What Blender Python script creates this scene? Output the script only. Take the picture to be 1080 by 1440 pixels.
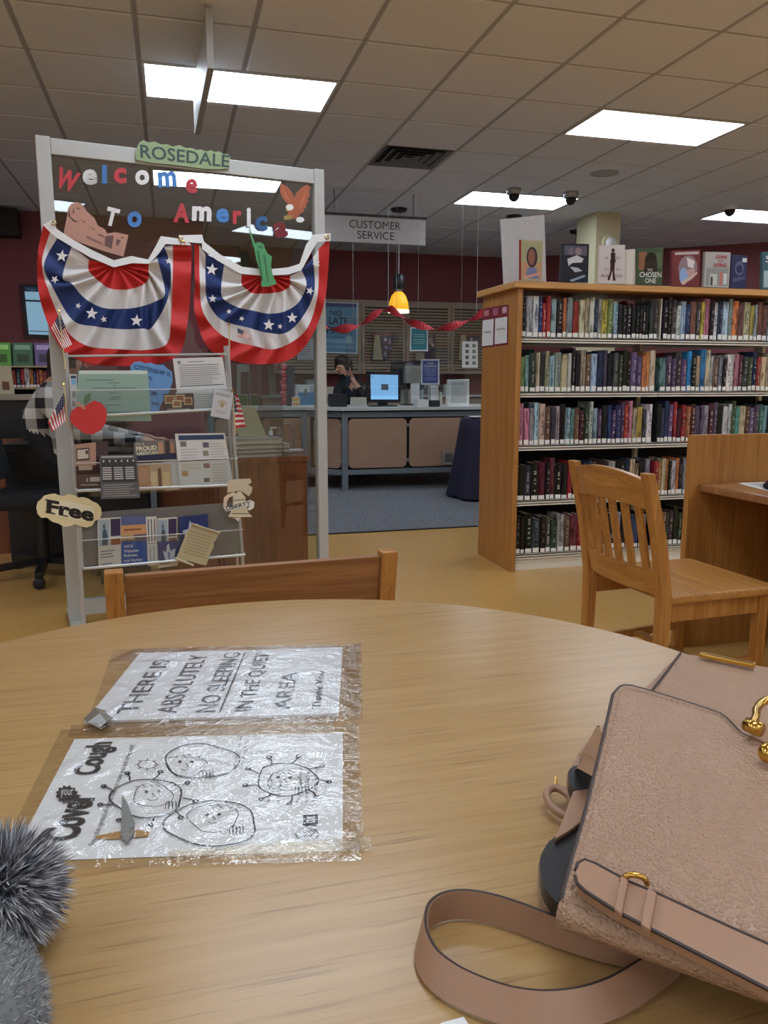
import bpy, bmesh, math, random
from mathutils import Vector, Matrix
random.seed(7)
for o in list(bpy.data.objects): bpy.data.objects.remove(o)
S = bpy.context.scene
COL = S.collection
V = Vector
R = math.radians

# ------------------------------------------------------------------ camera
CAM = V((0, 0, 1.11)); FPX = 1092.4
yaw, pit = R(15.19), R(9.57)
FWD = V((math.sin(yaw)*math.cos(pit), math.cos(yaw)*math.cos(pit), -math.sin(pit)))
RGT = V((math.cos(yaw), -math.sin(yaw), 0)); UP = RGT.cross(FWD)
cd = bpy.data.cameras.new('camera'); cam = bpy.data.objects.new('camera', cd); COL.objects.link(cam)
cd.sensor_fit = 'VERTICAL'; cd.sensor_height = 36; cd.sensor_width = 27
cd.lens = FPX/1440*36; cd.clip_start = .02; cd.clip_end = 100
m = Matrix((RGT, UP, -FWD)).transposed().to_4x4(); m.translation = CAM
cam.matrix_world = m; S.camera = cam

# ------------------------------------------------------------------ world, exposure
w = bpy.data.worlds.new('world'); S.world = w; w.use_nodes = True
w.node_tree.nodes['Background'].inputs[0].default_value = (.8, .85, 1, 1)
w.node_tree.nodes['Background'].inputs[1].default_value = .05
S.view_settings.view_transform = 'Standard'; S.view_settings.look = 'None'
S.view_settings.gamma = 1; S.view_settings.use_curve_mapping = False
S.view_settings.exposure = 0.0
PANEL_LIGHT = 11.5

# ------------------------------------------------------------------ photograph measurements -> places
def ray(x, y): return FWD + RGT*((x-540)/FPX) - UP*((y-720)/FPX)
def atz(x, y, z): d = ray(x, y); return CAM + d*((z-CAM.z)/d.z)
def aty(x, y, Y): d = ray(x, y); return CAM + d*((Y-CAM.y)/d.y)
def atx(x, y, X): d = ray(x, y); return CAM + d*((X-CAM.x)/d.x)
class Plane:
    def __init__(s, p, n): s.p = V(p); s.n = V(n).normalized()
    def hit(s, x, y, off=0):
        d = ray(x, y); q = s.p + s.n*off
        return CAM + d*((q-CAM).dot(s.n)/d.dot(s.n))
    def off(s, o): return Plane(s.p+s.n*o, s.n)

# ------------------------------------------------------------------ materials
def lin(c): return tuple(((v/255)/12.92 if v/255 <= .04045 else ((v/255+.055)/1.055)**2.4) for v in c)
MATS = {}
def newmat(name):
    mt = bpy.data.materials.new(name); mt.use_nodes = True
    nt = mt.node_tree; b = nt.nodes['Principled BSDF']; MATS[name] = mt
    return mt, nt, b
def mix(nt, a, bb, fac, mode='MIX'):
    n = nt.nodes.new('ShaderNodeMix'); n.data_type = 'RGBA'; n.blend_type = mode
    for sock, val in ((n.inputs[6], a), (n.inputs[7], bb), (n.inputs[0], fac)):
        if hasattr(val, 'is_output'): nt.links.new(val, sock)
        elif isinstance(val, tuple): sock.default_value = (*val[:3], 1)
        else: sock.default_value = val
    return n.outputs[2]
def coords(nt, scale=(1, 1, 1), kind='Object', rot=(0, 0, 0)):
    t = nt.nodes.new('ShaderNodeTexCoord'); mp = nt.nodes.new('ShaderNodeMapping')
    mp.inputs['Scale'].default_value = scale; mp.inputs['Rotation'].default_value = rot
    nt.links.new(t.outputs[kind], mp.inputs[0]); return mp.outputs[0]
def noise(nt, vec, scale=5, detail=3, rough=.5, dist=0):
    n = nt.nodes.new('ShaderNodeTexNoise'); nt.links.new(vec, n.inputs['Vector'])
    n.inputs['Scale'].default_value = scale; n.inputs['Detail'].default_value = detail
    n.inputs['Roughness'].default_value = rough; n.inputs['Distortion'].default_value = dist
    return n.outputs['Fac']
def ramp(nt, fac, p0, p1, c0=(0, 0, 0), c1=(1, 1, 1)):
    r = nt.nodes.new('ShaderNodeValToRGB'); nt.links.new(fac, r.inputs[0])
    r.color_ramp.elements[0].position = p0; r.color_ramp.elements[1].position = p1
    r.color_ramp.elements[0].color = (*c0, 1); r.color_ramp.elements[1].color = (*c1, 1)
    return r.outputs[0]
def bump(nt, b, h, strength=.2, dist=.002):
    n = nt.nodes.new('ShaderNodeBump'); n.inputs['Strength'].default_value = strength
    n.inputs['Distance'].default_value = dist; nt.links.new(h, n.inputs['Height'])
    nt.links.new(n.outputs[0], b.inputs['Normal'])
def mat(name, rgb, rough=.5, metal=0, var=.06, vscale=30, bmp=0, bscale=200, spec=.5, stretch=(1, 1, 1), coat=0):
    mt, nt, b = newmat(name); c = lin(rgb)
    v = coords(nt, stretch); f = noise(nt, v, vscale, 3)
    dark = tuple(x*(1-var*2) for x in c); light = tuple(min(1, x*(1+var*2)) for x in c)
    nt.links.new(mix(nt, dark, light, f), b.inputs['Base Color'])
    b.inputs['Roughness'].default_value = rough; b.inputs['Metallic'].default_value = metal
    b.inputs['Specular IOR Level'].default_value = spec; b.inputs['Coat Weight'].default_value = coat
    if bmp: bump(nt, b, noise(nt, v, bscale, 4), bmp, .003)
    return mt
def wood(name, c1, c2, axis=0, sc=1.0, rough=.35, rings=True, contrast=(.35, .68), spec=.5):
    mt, nt, b = newmat(name)
    st = [26*sc]*3; st[axis] = 1.3*sc
    v = coords(nt, tuple(st))
    f1 = noise(nt, v, 1.4, 6, .62, .8)
    st2 = [170*sc]*3; st2[axis] = 5*sc
    f2 = noise(nt, coords(nt, tuple(st2)), 1.0, 3, .6)
    a = ramp(nt, f1, *contrast, lin(c2), lin(c1))
    col = mix(nt, a, mix(nt, a, (.55, .5, .45), 1.0, 'MULTIPLY'), ramp(nt, f2, .56, .74), 'MIX')
    nt.links.new(col, b.inputs['Base Color']); b.inputs['Roughness'].default_value = rough
    b.inputs['Specular IOR Level'].default_value = spec
    bump(nt, b, f2, .08, .0006)
    return mt
# print colours per face
def vcolmat(name, rough=.5, bmp=0, bscale=300, spec=.5, fabric=False):
    mt, nt, b = newmat(name); a = nt.nodes.new('ShaderNodeVertexColor'); a.layer_name = 'Col'
    nt.links.new(a.outputs[0], b.inputs['Base Color']); b.inputs['Roughness'].default_value = rough
    b.inputs['Specular IOR Level'].default_value = spec
    if bmp: bump(nt, b, noise(nt, coords(nt), bscale, 3), bmp, .002)
    return mt
def objcolmat(name, rough=.4, var=.25, scale=9):
    mt, nt, b = newmat(name); oi = nt.nodes.new('ShaderNodeObjectInfo')
    v = coords(nt, (1, 1, 1)); ad = nt.nodes.new('ShaderNodeVectorMath'); ad.operation = 'MULTIPLY_ADD'
    nt.links.new(v, ad.inputs[0]); ad.inputs[1].default_value = (1, 1, 1)
    cb = nt.nodes.new('ShaderNodeCombineXYZ'); mu = nt.nodes.new('ShaderNodeMath'); mu.operation = 'MULTIPLY'
    mu.inputs[1].default_value = 57; nt.links.new(oi.outputs['Random'], mu.inputs[0])
    nt.links.new(mu.outputs[0], cb.inputs[0]); nt.links.new(cb.outputs[0], ad.inputs[2])
    f = noise(nt, ad.outputs[0], scale, 2)
    d = mix(nt, oi.outputs['Color'], (.35, .35, .35), 1.0, 'MULTIPLY')
    nt.links.new(mix(nt, oi.outputs['Color'], d, ramp(nt, f, .5, .62)), b.inputs['Base Color'])
    b.inputs['Roughness'].default_value = rough
    return mt
def glassmat(name, tint=(.9, .93, .93), refl=.09, rough=.0, bmp=0, bscale=20):
    mt, nt, b = newmat(name); nt.nodes.remove(b); out = nt.nodes['Material Output']
    t = nt.nodes.new('ShaderNodeBsdfTransparent'); t.inputs[0].default_value = (*tint, 1)
    g = nt.nodes.new('ShaderNodeBsdfGlossy'); g.inputs['Roughness'].default_value = rough
    lw = nt.nodes.new('ShaderNodeLayerWeight'); lw.inputs[0].default_value = .5
    pw = nt.nodes.new('ShaderNodeMath'); pw.operation = 'POWER'; pw.inputs[1].default_value = 5; nt.links.new(lw.outputs['Facing'], pw.inputs[0])
    mm = nt.nodes.new('ShaderNodeMath'); mm.operation = 'MULTIPLY_ADD'; mm.inputs[1].default_value = .9; mm.inputs[2].default_value = refl
    mm.use_clamp = True; nt.links.new(pw.outputs[0], mm.inputs[0])
    ms = nt.nodes.new('ShaderNodeMixShader'); nt.links.new(mm.outputs[0], ms.inputs[0])
    nt.links.new(t.outputs[0], ms.inputs[1]); nt.links.new(g.outputs[0], ms.inputs[2])
    nt.links.new(ms.outputs[0], out.inputs[0])
    if bmp:
        n = nt.nodes.new('ShaderNodeBump'); n.inputs['Strength'].default_value = bmp; n.inputs['Distance'].default_value = .004
        nt.links.new(noise(nt, coords(nt), bscale, 4, .6, .6), n.inputs['Height'])
        nt.links.new(n.outputs[0], g.inputs['Normal'])
    return mt
def emit(name, rgb, strength):
    mt, nt, b = newmat(name); c = lin(rgb)
    b.inputs['Base Color'].default_value = (*c, 1); b.inputs['Emission Color'].default_value = (*c, 1)
    b.inputs['Emission Strength'].default_value = strength
    return mt

VC = vcolmat('print_ink', .45)
VCG = vcolmat('glossy_print', .22)
FAB = vcolmat('bunting_fabric', .6, .12, 500, .3)
OBC = objcolmat('book_jacket', .22, scale=2.6)
OBP = objcolmat('painted_foam', .6, scale=1.2)
M_paper = mat('white_paper', (226, 226, 226), .6, var=.02)
M_page = mat('book_pages', (214, 205, 186), .7, var=.08, vscale=300)
M_label = mat('spine_label', (235, 234, 228), .5, var=.02)
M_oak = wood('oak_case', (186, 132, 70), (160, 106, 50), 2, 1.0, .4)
M_oakh = wood('oak_rail', (166, 116, 70), (128, 84, 48), 0, 1.2, .38)
M_chair = wood('oak_chair', (186, 130, 66), (154, 100, 44), 2, 1.0, .33)
M_chairx = wood('oak_chair_seat', (190, 136, 72), (158, 106, 50), 1, 1.0, .3)
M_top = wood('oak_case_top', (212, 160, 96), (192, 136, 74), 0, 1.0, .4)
M_table = wood('oak_table', (180, 148, 100), (160, 124, 74), 0, 1.7, .28, contrast=(.2, .8))
M_desk = wood('red_oak_desk', (150, 84, 50), (112, 58, 34), 2, 1.0, .45)
M_cream = mat('cream_metal', (228, 222, 206), .45, var=.03)
M_black = mat('black_plastic', (22, 22, 25), .4, var=.1)
M_blackcloth = mat('black_cloth', (26, 25, 28), .9, var=.2, bmp=.3, bscale=400)
M_alu = mat('satin_aluminium', (178, 178, 174), .35, .75, var=.03)
M_frame = mat('grey_powder_frame', (186, 186, 182), .45, .15, var=.02)
M_chrome = mat('chrome_wire', (188, 188, 188), .3, .35, var=.02)
M_grey = mat('counter_grey_metal', (128, 136, 142), .4, .3, var=.04)
M_tan = mat('tan_laminate', (168, 134, 110), .5, var=.05, vscale=6)
M_maroon = mat('maroon_paint', (136, 74, 78), .75, var=.06, vscale=3)
M_gold = mat('gold_metal', (214, 172, 88), .18, 1, var=.03)
M_white = mat('white_plastic', (225, 225, 222), .4, var=.02)
M_dark = mat('dark_gap', (18, 17, 18), .8, var=.1)
M_glass = glassmat('clear_glass', (.86, .89, .89), .07)
M_acryl = glassmat('acrylic_sheet', (.93, .95, .95), .06)
M_film = glassmat('laminate_film', (.95, .95, .94), .10, .06, .9, 34)
M_louver = mat('louvre_taupe', (160, 142, 120), .5, var=.05)
M_skin = mat('skin', (196, 146, 120), .5, var=.05)
M_hair = mat('dark_hair', (44, 34, 30), .5, var=.3, vscale=120, stretch=(1, 1, .1))

# ------------------------------------------------------------------ mesh builder
WO = {}
class MB:
    def __init__(s): s.v = []; s.f = []; s.c = []; s.m = []; s.col = None; s.mi = 0; s.smooth = False; s.sm = []
    def add(s, vs, fs, col=None, mi=None):
        b = len(s.v); s.v += [V(p) for p in vs]
        for f in fs: s.f.append([b+i for i in f]); s.c.append(col or s.col); s.m.append(s.mi if mi is None else mi)
        return s
    def box(s, a, b, col=None, mi=None):
        x0, y0, z0 = (min(a[i], b[i]) for i in range(3)); x1, y1, z1 = (max(a[i], b[i]) for i in range(3))
        return s.add([(x0, y0, z0), (x1, y0, z0), (x1, y1, z0), (x0, y1, z0), (x0, y0, z1), (x1, y0, z1), (x1, y1, z1), (x0, y1, z1)],
                     [(3, 2, 1, 0), (4, 5, 6, 7), (0, 1, 5, 4), (1, 2, 6, 5), (2, 3, 7, 6), (3, 0, 4, 7)], col, mi)
    def hexa(s, q, off, col=None):   # quad of 4 points extruded by vector off
        a = [V(p) for p in q]; b = [p+V(off) for p in a]
        return s.add(a+b, [(0, 1, 2, 3), (7, 6, 5, 4), (0, 4, 5, 1), (1, 5, 6, 2), (2, 6, 7, 3), (3, 7, 4, 0)], col)
    def bar(s, p, q, wx, wy, up=(0, 0, 1), col=None):   # rectangular bar between two points
        p, q = V(p), V(q); d = (q-p).normalized(); u = V(up)
        if abs(d.dot(u)) > .95: u = V((0, 1, 0))
        x = d.cross(u).normalized()*wx/2; y = x.cross(d).normalized()*wy/2
        return s.hexa([p-x-y, p+x-y, p+x+y, p-x+y], q-p, col)
    def tube(s, pts, r, n=8, col=None, closed=False, cap=True):
        pts = [V(p) for p in pts]; N = len(pts); rr = r if isinstance(r, (list, tuple)) else [r]*N
        rings = []; prev = None
        for i, p in enumerate(pts):
            a = pts[i-1] if (i or closed) else p; b = pts[(i+1) % N] if (i < N-1 or closed) else p
            d = (b-a).normalized() if (b-a).length > 1e-9 else V((0, 0, 1))
            u = prev if prev is not None else (V((0, 0, 1)) if abs(d.z) < .9 else V((1, 0, 0)))
            x = (u - d*u.dot(d)).normalized(); y = d.cross(x); prev = x
            rings.append([p + (x*math.cos(2*math.pi*k/n)+y*math.sin(2*math.pi*k/n))*rr[i] for k in range(n)])
        fs = []
        for i in range(N if closed else N-1):
            for k in range(n):
                j = (i+1) % N
                fs.append((i*n+k, i*n+(k+1) % n, j*n+(k+1) % n, j*n+k))
        if cap and not closed: fs.append(tuple(range(n-1, -1, -1))); fs.append(tuple((N-1)*n+k for k in range(n)))
        return s.add([p for r_ in rings for p in r_], fs, col)
    def lathe(s, c, prof, n=24, col=None, axis='Z'):
        c = V(c); vs = []; fs = []
        for (r, z) in prof:
            for k in range(n):
                a = 2*math.pi*k/n; q = V((r*math.cos(a), r*math.sin(a), z))
                if axis == 'Y': q = V((q.x, q.z, q.y))
                if axis == 'X': q = V((q.z, q.x, q.y))
                vs.append(c+q)
        for i in range(len(prof)-1):
            for k in range(n): fs.append((i*n+k, i*n+(k+1) % n, (i+1)*n+(k+1) % n, (i+1)*n+k))
        fs.append(tuple(range(n-1, -1, -1))); fs.append(tuple((len(prof)-1)*n+k for k in range(n)))
        return s.add(vs, fs, col)
    def prism(s, poly, off, col=None):   # planar outline extruded by off
        n = len(poly); a = [V(p) for p in poly]; b = [p+V(off) for p in a]
        return s.add(a+b, [tuple(range(n)), tuple(range(2*n-1, n-1, -1))]+[(i, n+i, n+(i+1) % n, (i+1) % n) for i in range(n)], col)
    def grid(s, rows, col=None, closed=False):   # rows of points
        n = len(rows[0]); vs = [p for r_ in rows for p in r_]
        fs = []
        for i in range(len(rows)-1):
            for k in range(n if closed else n-1):
                fs.append((i*n+k, i*n+(k+1) % n, (i+1)*n+(k+1) % n, (i+1)*n+k))
        return s.add(vs, fs, col)
    def ell(s, c, r, n=12, m_=8, col=None):
        rows = []
        for i in range(m_+1):
            t = math.pi*i/m_
            rows.append([V(c)+V((r[0]*math.sin(t)*math.cos(2*math.pi*k/n), r[1]*math.sin(t)*math.sin(2*math.pi*k/n), -r[2]*math.cos(t))) for k in range(n)])
        return s.grid(rows, col, True)
    def build(s, name, material, parent=None, smooth=False, local=False, bevel=0, recalc=True):
        if parent is not None: org = V((0, 0, 0)) if local else WO[parent]
        elif local: org = V((0, 0, 0))
        else:
            xs = [p.x for p in s.v]; ys = [p.y for p in s.v]; zs = [p.z for p in s.v]
            org = V(((min(xs)+max(xs))/2, (min(ys)+max(ys))/2, min(zs)))
        me = bpy.data.meshes.new(name); me.from_pydata([p-org for p in s.v], [], s.f)
        mats = material if isinstance(material, (list, tuple)) else [material]
        for mt in mats: me.materials.append(mt)
        if len(mats) > 1: me.polygons.foreach_set('material_index', s.m)
        if any(c is not None for c in s.c):
            a = me.color_attributes.new('Col', 'FLOAT_COLOR', 'CORNER')
            for p in me.polygons:
                c = s.c[p.index] or (1, 1, 1)
                for li in p.loop_indices: a.data[li].color = (*lin(c), 1)
        if recalc or bevel:
            bm = bmesh.new(); bm.from_mesh(me)
            if recalc: bmesh.ops.recalc_face_normals(bm, faces=bm.faces)
            if bevel: bmesh.ops.bevel(bm, geom=[e for e in bm.edges if len(e.link_faces) == 2 and e.calc_face_angle(0) > .5], offset=bevel, segments=2, affect='EDGES', profile=.6)
            bm.to_mesh(me); bm.free()
        if smooth:
            for p in me.polygons: p.use_smooth = True
        o = bpy.data.objects.new(name, me); COL.objects.link(o)
        if parent is not None: o.parent = parent; WO[o] = WO[parent] if not local else V((0, 0, 0))
        else: o.location = org; WO[o] = org
        return o
def tag(o, label, cat=None, group=None, kind=None):
    o['label'] = label
    if cat: o['category'] = cat
    if group: o['group'] = group
    if kind: o['kind'] = kind
    return o
def thing(name, label, cat, loc, rz=0, group=None):
    o = bpy.data.objects.new(name, None); COL.objects.link(o); o.empty_display_size = .05
    o.location = loc; o.rotation_euler = (0, 0, rz); WO[o] = V(loc)
    return tag(o, label, cat, group)
def struct(o, label=None):
    o['kind'] = 'structure'
    if label: o['label'] = label
    return o
# lettering
_tc = {}
def textmesh(s, bold=0.0, ext=0.0, space=1.0):
    key = (s, bold, ext, space)
    if key not in _tc:
        cu = bpy.data.curves.new('t', 'FONT'); cu.body = s; cu.offset = bold; cu.extrude = ext; cu.space_character = space
        cu.resolution_u = 3; cu.align_x = 'CENTER'
        ob = bpy.data.objects.new('t', cu); me = bpy.data.meshes.new_from_object(ob)
        vs = [v.co.copy() for v in me.vertices]; fs = [tuple(p.vertices) for p in me.polygons]
        bpy.data.objects.remove(ob); bpy.data.curves.remove(cu); bpy.data.meshes.remove(me)
        x0 = min(v.x for v in vs); x1 = max(v.x for v in vs); y0 = min(v.y for v in vs); y1 = max(v.y for v in vs)
        _tc[key] = ([((v.x-x0)/(x1-x0), (v.y-y0)/(y1-y0), v.z) for v in vs], fs)
    return _tc[key]
class Quad:   # bilinear patch: u to the right, v downwards, n towards the viewer
    def __init__(s, tl, tr, br, bl):
        s.q = [V(tl), V(tr), V(br), V(bl)]
        s.n = (s.q[1]-s.q[0]).cross(s.q[0]-s.q[3]).normalized()
    def at(s, u, v, o=0):
        a = s.q[0].lerp(s.q[1], u); b = s.q[3].lerp(s.q[2], u); return a.lerp(b, v)+s.n*o
def put_text(mb, Q, s, u0, v0, u1, v1, col, lift=.001, bold=0, rot=0, ext=0):
    vs, fs = textmesh(s, bold, 1.0 if ext else 0)
    out = []
    for x, y, z in vs:
        if rot == 90: x, y = 1-y, x      # reads upwards
        out.append(Q.at(u0+(u1-u0)*x, v1+(v0-v1)*y, lift+(z+1)*.5*ext if ext else lift))
    mb.add(out, fs, col)
def put_rects(mb, Q, rects, lift=.0006):
    for k, r in enumerate(rects):
        u0, v0, u1, v1, c = r[:5]; lift = lift*1.02+.00001
        mb.add([Q.at(u0, v0, lift), Q.at(u0, v1, lift), Q.at(u1, v1, lift), Q.at(u1, v0, lift)], [(0, 1, 2, 3)], c)
def put_poly(mb, Q, pts, c, lift=.0009):
    mb.add([Q.at(u, v, lift) for u, v in pts], [tuple(range(len(pts)))], c)
def lines(u0, v0, u1, v1, n, c=(120, 120, 125), thick=.35, jag=.3):
    out = []
    for i in range(n):
        y = v0+(v1-v0)*(i+.3)/n; h = (v1-v0)/n*thick
        out.append((u0, y, u1-(u1-u0)*jag*random.random(), y+h, c))
    return out
def sheet(name, label, cat, Q, col, th=.0015, rects=(), texts=(), polys=(), group=None, parent=None, mat_=None, lift=.0006):
    mb = MB(); mb.hexa(Q.q, -Q.n*th, col)
    o = mb.build(name, mat_ or VC, parent)
    if parent is None: tag(o, label, cat, group)
    elif label: o['label'] = label
    if rects or polys:
        p = MB(); put_rects(p, Q, rects, lift)
        for i, (pts, c) in enumerate(polys): put_poly(p, Q, pts, c, lift*1.5+i*.00006)
        p.build('printed_picture', mat_ or VC, o, recalc=False)
    if texts:
        p = MB()
        for t in texts: put_text(p, Q, *t[:6], lift=lift*2.6, **(t[6] if len(t) > 6 else {}))
        p.build('lettering', VC, o, recalc=False)
    return o
def pquad(pl, pts, off=0): return Quad(*[pl.hit(x, y, off) for x, y in pts])
def copy_tree(o, parent=None):
    c = o.copy(); COL.objects.link(c); c.parent = parent; WO[c] = WO.get(o, V((0, 0, 0)))
    for ch in o.children: copy_tree(ch, c)
    return c

# ================================================================== THE ROOM
CZ = 2.97; GX, GY, T = -.7047, 3.9258, .6096
YB, YL = 11.40, 9.73; XL, XR, YF = -6.2, 9.6, -6.0
# vinyl floor
mt, nt, b = newmat('vinyl_floor')
v = coords(nt, (1, 1, 1)); f = noise(nt, v, 1.2, 3); f2 = noise(nt, v, 60, 3)
c = mix(nt, lin((186, 142, 78)), lin((200, 158, 94)), f); c = mix(nt, c, lin((170, 126, 64)), ramp(nt, f2, .55, .75))
nt.links.new(c, b.inputs['Base Color']); b.inputs['Roughness'].default_value = .22; bump(nt, b, f, .05, .01)
mt2, nt, b = newmat('grey_carpet')
v = coords(nt, (1, 1, 1)); f = noise(nt, v, 230, 3, .7); f2 = noise(nt, v, 45, 3, .7)
c = mix(nt, lin((70, 71, 74)), lin((146, 147, 150)), ramp(nt, f, .35, .65)); c = mix(nt, c, lin((88, 89, 93)), ramp(nt, f2, .4, .62))
nt.links.new(c, b.inputs['Base Color']); b.inputs['Roughness'].default_value = .95; bump(nt, b, f, .8, .004)
YC = 5.51
struct(MB().box((XL, YF, -.1), (XR, YC, 0)).build('floor', mt), 'polished yellow-brown vinyl floor')
struct(MB().box((XL, YC, -.1), (XR, YB+.2, .004)).build('floor', mt2), 'speckled grey carpet around the service counter')
struct(MB().box((XL, YC-.012, 0), (XR, YC+.012, .007)).build('trim_1', M_dark), 'dark strip between vinyl and carpet')
# walls
struct(MB().box((XL, YL, 0), (.45, YL+.15, CZ)).build('wall_left', M_maroon), 'maroon painted wall behind the staff desk')
struct(MB().box((.30, YL+.15, 0), (.45, YB, CZ)).build('wall_return', M_maroon))
struct(MB().box((.30, YB, 0), (5.2, YB+.15, CZ)).build('wall_back', M_maroon), 'maroon wall behind the service counter')
p, q = V((5.15, YB, 0)), V((XR, 7.85, 0)); d = (q-p).normalized(); nn = V((-d.y, d.x, 0))
struct(MB().hexa([p, q, q+V((0, 0, CZ)), p+V((0, 0, CZ))], nn*.15).build('wall_right', M_maroon), 'angled maroon wall behind the book stacks')
M_wallw = mat('warm_white_paint', (196, 188, 172), .8, var=.03)
struct(MB().box((XR, YF, 0), (XR+.15, 7.9, CZ)).build('wall_east', M_wallw))
struct(MB().box((XL-.15, YF, 0), (XL, YL+.15, CZ)).build('wall_west', M_wallw))
struct(MB().box((XL, YF-.15, 0), (XR, YF, CZ)).build('wall_front', M_wallw))
# ceiling: backing, tee bars, tiles
M_tile = mat('ceiling_tile', (234, 236, 242), .9, var=.07, vscale=120, bmp=.5, bscale=160)
M_tee = mat('ceiling_tee', (176, 176, 180), .6, var=.03)
ceil = struct(MB().box((XL-.1, YF-.1, CZ+.03), (XR+.1, YB+.15, CZ+.06)).build('ceiling', M_tee), 'suspended ceiling of square mineral tiles')
lights = [(i, j) for i in (-9, -4, 1, 6, 11) for j in (-14, -10, -6, -2, 2, 6) if not (i < 0 and j > 0)]
lit = {(i+k, j) for i, j in lights for k in (0, 1)}
def proj(p):
    d = V(p)-CAM; z = d.dot(FWD); return (540+FPX*d.dot(RGT)/z, 720-FPX*d.dot(UP)/z, z)
i0, i1 = math.floor((XL-GX)/T), math.ceil((XR-GX)/T); j0, j1 = math.floor((YF-GY)/T), math.ceil((YB-GY)/T)
for k in range(i0, i1+1):
    x = GX+k*T
    if not XL < x < XR: continue
    cuts = [YF]+[c_ for j in sorted(j for i, j in lights if i == k-1) for c_ in (GY+j*T, GY+(j+1)*T)]+[YB]
    for a, b_ in zip(cuts[::2], cuts[1::2]):
        if b_-a > .02: MB().box((x-.013, a, CZ-.002), (x+.013, b_, CZ+.03)).build('tee_bar', M_tee, ceil)
for k in range(j0, j1+1):
    y = GY+k*T
    if YF < y < YB: MB().box((XL, y-.009, CZ-.0015), (XR, y+.009, CZ+.028)).build('tee_bar', M_tee, ceil)
tb = MB(); h = T/2-.012
tb.add([(-h, -h, .02), (h, -h, .02), (h, h, .02), (-h, h, .02), (-h, -h, 0), (h, -h, 0), (h, h, 0), (-h, h, 0), (-h+.008, -h+.008, -.007), (h-.008, -h+.008, -.007), (h-.008, h-.008, -.007), (-h+.008, h-.008, -.007)],
       [(0, 1, 2, 3), (0, 4, 5, 1), (1, 5, 6, 2), (2, 6, 7, 3), (3, 7, 4, 0), (4, 8, 9, 5), (5, 9, 10, 6), (6, 10, 11, 7), (7, 11, 8, 4), (8, 11, 10, 9)])
tile0 = None; rest = MB(); cand = []
VENT = (4, 4)
for i in range(i0, i1):
    for j in range(j0, j1):
        if (i, j) in lit or (i, j) == VENT: continue
        cx, cy = GX+(i+.5)*T, GY+(j+.5)*T
        px = [proj((cx+a, cy+b_, CZ)) for a in (-h, h) for b_ in (-h, h)]
        vis = any(q[2] > .3 and -20 < q[0] < 1100 and -20 < q[1] < 400 for q in px)
        cand.append((0 if vis else 1, -min(q[2] for q in px) if not vis else min(q[2] for q in px), cx, cy))
cand.sort(); cnt = 0
for vis, z, cx, cy in cand:
    if vis == 0 and cnt < 300:
        if tile0 is None: tile0 = tb.build('ceiling_tile', M_tile, ceil, local=True); o = tile0
        else: o = tile0.copy(); COL.objects.link(o); o.parent = ceil
        o.location = V((cx, cy, CZ))-WO[ceil]; cnt += 1
    else:
        rest.add([(cx-h, cy-h, CZ), (cx-h, cy+h, CZ), (cx+h, cy+h, CZ), (cx+h, cy-h, CZ)], [(0, 1, 2, 3)])
ro = rest.build('ceiling_tile_field', M_tile, ceil, recalc=False); ro['kind'] = 'stuff'
# ceiling lights
M_diff = emit('light_diffuser', (224, 238, 255), PANEL_LIGHT)
LN = {(1, 2): 'long white ceiling light panel above the glass partition, partly hidden by hanging sign', (1, 6): 'white ceiling light panel seen through the glass behind the letters',
      (6, 2): 'white ceiling light panel at upper right, nearest the viewer', (6, 6): 'white ceiling light panel with two dome cameras beside it', (11, 6): 'white ceiling light panel cut by the right edge of the photo'}
fr = dif = None
for i, j in lights:
    x0, y0 = GX+i*T, GY+j*T
    t = thing('ceiling_light', LN.get((i, j), 'white ceiling light panel in the row behind the viewer'), 'ceiling light', (x0+T, y0+T/2, CZ), 0, 'recessed ceiling light panels')
    if fr is None:
        mb = MB()
        for a, b_ in (((-T+.012, -T/2+.012), (T-.012, -T/2+.03)), ((-T+.012, T/2-.03), (T-.012, T/2-.012)), ((-T+.012, -T/2+.03), (-T+.03, T/2-.03)), ((T-.03, -T/2+.03), (T-.012, T/2-.03))):
            mb.box((*a, -.008), (*b_, .02))
        fr = mb.build('frame', M_white, t, local=True)
        dif = MB().box((-T+.03, -T/2+.03, 0), (T-.03, T/2-.03, .012)).build('diffuser', M_diff, t, local=True)
    else:
        for s_ in (fr, dif): c_ = s_.copy(); COL.objects.link(c_); c_.parent = t
# air vent
vx, vy = GX+4.5*T, GY+4.5*T
t = thing('air_vent', 'dark louvred square air vent in the ceiling', 'vent', (vx, vy, CZ-.03))
MB().box((vx-h, vy-h, CZ+.012), (vx+h, vy+h, CZ+.02)).build('backing', M_dark, t)
M_vent = mat('vent_metal', (120, 120, 122), .5, .3)
for k in range(4):
    r = h-.005-.07*k; mb = MB()
    for a in range(4):
        ca, sa = math.cos(a*math.pi/2), math.sin(a*math.pi/2)
        P = lambda x, y, z: V((vx+x*ca-y*sa, vy+x*sa+y*ca, z))
        mb.hexa([P(-r, -r, CZ-.006), P(r, -r, CZ-.006), P(r-.035, -r+.035, CZ+.010), P(-r+.035, -r+.035, CZ+.010)], (0, 0, .003))
    mb.build('louvre_ring', M_vent, t)
# round speaker grille
c = atz(850, 243, CZ-.008)
t = thing('speaker_grille', 'round flush speaker grille in the ceiling right of the vent', 'speaker', c)
MB().lathe(c, [(.17, .008), (.18, .004), (.17, -.006), (.15, -.004)], 28).build('rim', M_tile, t, smooth=True)
MB().lathe(c, [(.13, .0), (.13, -.006), (.04, -.012), (.001, -.012)], 24).build('grille', M_tee, t, smooth=True)
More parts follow.
